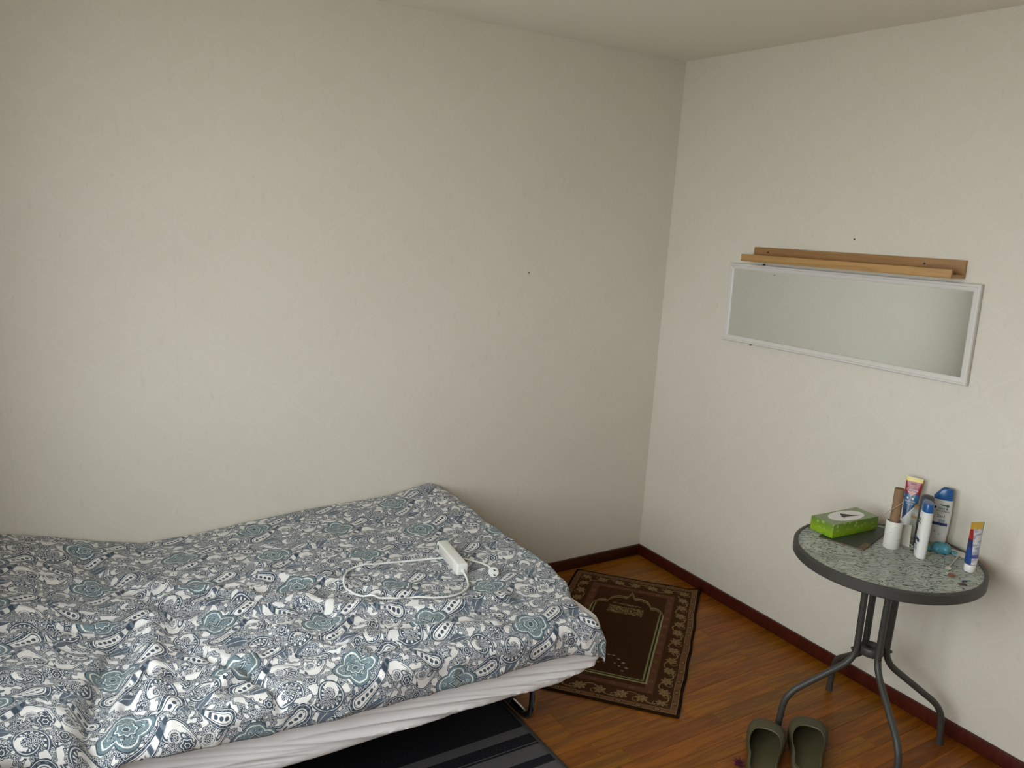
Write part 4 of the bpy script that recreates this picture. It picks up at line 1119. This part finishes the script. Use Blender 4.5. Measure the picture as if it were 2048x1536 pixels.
# blue wrapped soap, card, spoon, crumbs, earphone cable
sp = MB(); rings = []
for z, f in ((0.0, 0.80), (0.005, 1.0), (0.014, 1.02), (0.025, 0.85), (0.031, 0.45)):
    rings.append([(0.030 * f * math.copysign(abs(math.cos(t)) ** 0.7, math.cos(t)) + 0.002 * math.sin(5 * t + z * 200), 0.024 * f * math.copysign(abs(math.sin(t)) ** 0.7, math.sin(t)) + 0.0015 * math.sin(7 * t), z + 0.0015 * math.sin(4 * t) * f * (z > 0.01)) for t in [2 * math.pi * k / 32 for k in range(32)]])
sp.loft(rings, cap0=True, cap1=True)
so_ = tag(empty('wrapped_soap', (-0.112, -1.640, GZ), math.radians(-55)), 'glossy blue plastic-wrapped packet at the foot of the bottles', 'packet')
sp.build('wrapper', 'blue_wrap', so_, smooth=50)
for sx in (-1, 1):
    q = MB(); q.add([(sx * 0.028, -0.014, 0.008), (sx * 0.042, -0.019, 0.004), (sx * 0.050, 0.0, 0.008), (sx * 0.048, 0.019, 0.003), (sx * 0.034, 0.014, 0.008), (sx * 0.034, -0.014, 0.009), (sx * 0.048, -0.019, 0.005), (sx * 0.050, 0.0, 0.009), (sx * 0.048, 0.019, 0.004), (sx * 0.034, 0.014, 0.009)],
                    [(0, 1, 2, 3, 4), (9, 8, 7, 6, 5), (0, 5, 6, 1), (1, 6, 7, 2), (2, 7, 8, 3), (3, 8, 9, 4), (4, 9, 5, 0)]); q.build('wrapper_end', 'blue_wrap', so_)
q = MB(); q.add([(-0.030, -0.022, 0), (0.028, -0.026, 0), (0.032, 0.030, 0.004), (-0.018, 0.022, 0.002), (-0.030, -0.022, 0.0008), (0.028, -0.026, 0.0008), (0.032, 0.030, 0.0048), (-0.018, 0.022, 0.0028)], [(3, 2, 1, 0), (4, 5, 6, 7), (0, 1, 5, 4), (1, 2, 6, 5), (2, 3, 7, 6), (3, 0, 4, 7)])
cd = tag(q.build('paper_card', 'white_card'), 'small off-white paper card beside the blue packet', 'card'); cd.location = (-0.075, -1.686, GZ + 0.0002); cd.rotation_euler = (0, 0, math.radians(35))
sn_ = tag(empty('plastic_spoon', (-0.236, -1.738, GZ), math.radians(17)), 'small pale plastic spoon lying near the small toothpaste tube', 'spoon')
q = MB(); q.lathe([(0, 0.0), (0.5, 0.0004), (0.9, 0.003), (1.0, 0.0045), (0.95, 0.005), (0.5, 0.0022), (0, 0.0018)], 24, sx=0.015, sy=0.0095); q.build('bowl', 'white_card', sn_, smooth=60)
q = MB(); q.tube([(0.013, 0, 0.0042), (0.05, 0, 0.0046), (0.145, 0.002, 0.0035)], [0.0030, 0.0028, 0.0036], 8); q.build('handle', 'spoon', sn_, smooth=60)
def crumb(name, loc, rz, size, mat, label, cat, seed):
    r = np.random.default_rng(seed); bm = bmesh.new(); bmesh.ops.create_icosphere(bm, subdivisions=2, radius=1)
    for v in bm.verts:
        k = 1 + 0.22 * math.sin(v.co.x * 4 + seed) * math.cos(v.co.y * 5) + r.uniform(-0.08, 0.08)
        v.co = Vector((v.co.x * size[0] * k, v.co.y * size[1] * k, max(v.co.z, -0.6) * size[2] * k + size[2] * 0.6))
    me = bpy.data.meshes.new(name); bm.to_mesh(me); bm.free(); o = link(name, me, mat, None, 60); o.location = loc; o.rotation_euler = (0, 0, rz)
    zmin = min(v.co.z for v in me.vertices); o.location.z -= zmin
    tag(o, label, cat)
crumb('food_crumb', (-0.276, -1.773, GZ), 0.4, (0.014, 0.012, 0.0035), 'rust', 'rust-orange crumb on the glass next to the spoon', 'crumb', 3)
crumb('food_crumb', (-0.268, -1.757, GZ), 1.4, (0.008, 0.005, 0.002), 'white_card', 'tiny pale crumb touching the rust-orange one', 'crumb', 5)
crumb('date_stone', (-0.309, -1.829, GZ), -0.6, (0.013, 0.0055, 0.004), 'dark_crumb', 'dark brown elongated pit near the front edge of the glass', 'pit', 8)
crumb('date_stone', (-0.205, -1.590, GZ), 0.2, (0.007, 0.005, 0.003), 'dark_crumb', 'tiny dark crumb between the speckled cup and white bottle', 'pit', 9)
ec = MB(); ec.tube([(p[0], p[1], GZ + p[2]) for p in spline([(-0.128, -1.502, 0.030), (-0.120, -1.512, 0.012), (-0.128, -1.528, 0.0035), (-0.150, -1.545, 0.0025), (-0.172, -1.572, 0.0025)], 6)], 0.0018, 8)
tag(ec.build('thin_cable', 'white_plastic', None, smooth=60), 'short thin white cable curling behind the white bottle', 'cable')

# ---------------------------------------------------------------- slippers
def slipper(loc, heading, mirror, label):
    root = tag(empty('slipper', loc, heading), label, 'slipper', 'pair of olive clogs'); root.scale = (1.22, 1.22, 1.12)
    N = 56
    foot = [(0.0, 0.000, 0), (0.008, -0.030, 0), (0.045, -0.040, 0), (0.10, -0.042, 0), (0.16, -0.052, 0), (0.205, -0.056, 0), (0.245, -0.045, 0), (0.268, -0.020, 0), (0.272, 0.010, 0), (0.258, 0.036, 0), (0.22, 0.051, 0), (0.17, 0.050, 0), (0.11, 0.040, 0), (0.05, 0.038, 0), (0.010, 0.028, 0)]
    sp_ = spline([(x, y * mirror, 0) for x, y, _ in foot], 12, closed=True)
    cum = [0]; 
    for i in range(len(sp_)): cum.append(cum[-1] + (sp_[(i + 1) % len(sp_)] - sp_[i]).length)
    out = []
    for k in range(N):
        d = cum[-1] * k / N; i = max(j for j in range(len(sp_)) if cum[j] <= d + 1e-9); f = (d - cum[i]) / max(1e-9, cum[i + 1] - cum[i])
        out.append(sp_[i].lerp(sp_[(i + 1) % len(sp_)], f))
    cen = Vector((0.135, 0, 0))
    def rimh(x): return 0.034 + 0.012 * sstep(x, 0.02, 0.10) + 0.028 * sstep(x, 0.095, 0.165)
    # opening: pulled in towards the heel so that the toe is covered by the vamp
    def opening(p):
        x = 0.012 + (p.x - 0.0) * (0.158 / 0.272); y = p.y * (0.80 - 0.02 * sstep(p.x, 0.15, 0.27))
        return Vector((x, y, 0))
    rings = []
    for fr_, zf in ((0.93, 0.0), (0.985, 0.0015), (1.0, 0.008), (1.01, 0.018), (1.0, 0.028)):
        rings.append([(cen.x + (p.x - cen.x) * fr_, p.y * fr_, zf) for p in out])
    for t in (0.25, 0.45, 0.65, 0.82, 0.94, 1.0):
        row = []
        for p in out:
            q_ = opening(p); hx = float(rimh(q_.x)); bul = math.sin(t * math.pi / 2) ** 0.8
            xx = p.x + (q_.x - p.x) * t; yy = p.y + (q_.y - p.y) * (t ** 1.6)
            row.append((xx, yy, 0.028 + (hx - 0.028) * bul + 0.003 * math.sin(t * math.pi)))
        rings.append(row)
    for inn, dz_ in ((0.975, 0.0015), (0.95, -0.0015)):
        rings.append([(0.09 + (opening(p).x - 0.09) * inn, opening(p).y * inn, float(rimh(opening(p).x)) + dz_) for p in out])
    # inside wall back out under the vamp, down to the foot bed
    for t, z in ((0.5, 0.030), (0.86, 0.022), (0.90, 0.0185)):
        row = []
        for p in out:
            q_ = opening(p); zz = float(rimh(q_.x)) - 0.006 if t == 0.5 else z
            tt = t * (0.88 if p.x > 0.14 else 0.75)
            row.append((q_.x * 0.95 + 0.0045 + (p.x - q_.x) * tt * 0.92, q_.y * 0.95 + (p.y * 0.93 - q_.y * 0.95) * tt, min(zz, float(rimh(q_.x)) - 0.004)))
        rings.append(row)
    mb = MB(); mb.loft(rings, cap0=True); mb.build('upper', 'olive', root, smooth=55)
    ib = MB(); base = rings[-1]; cx = sum(p[0] for p in base) / N
    rr2 = [[(cx + (p[0] - cx) * f, p[1] * f, 0.0185 - 0.003 * (1 - f)) for p in base] for f in (1.0, 0.75, 0.5, 0.25)]
    ib.loft(rr2, cap1=True); ib.build('footbed', 'olive', root, smooth=60)
    return root
slipper((-0.850, -1.593, 0.0), math.radians(37), 1, 'left olive green foam clog at the bottom edge of the photo')
slipper((-0.699, -1.653, 0.0), math.radians(37), -1, 'right olive green foam clog nearer the table legs')
# crimson tuft by the left clog
tf = MB()
r = np.random.default_rng(4)
for k in range(60):
    d = Vector((r.normal(), r.normal(), abs(r.normal()) * 0.8 + 0.05)).normalized(); L_ = r.uniform(0.014, 0.03)
    p0 = Vector((0, 0, 0.008)); tf.tube([p0, p0 + d * L_ * 0.6, p0 + d * L_ + Vector((0, 0, -0.003 * r.random()))], [0.0016, 0.0014, 0.0009], 5)
for i, v in enumerate(tf.v): tf.v[i] = (v[0], v[1], max(v[2], 0.0004))
tfo = tag(tf.build('yarn_tuft', 'crimson', None, smooth=60), 'dark crimson yarn tuft on the floor beside the left clog', 'yarn'); tfo.location = (-0.835, -1.492, 0.0)
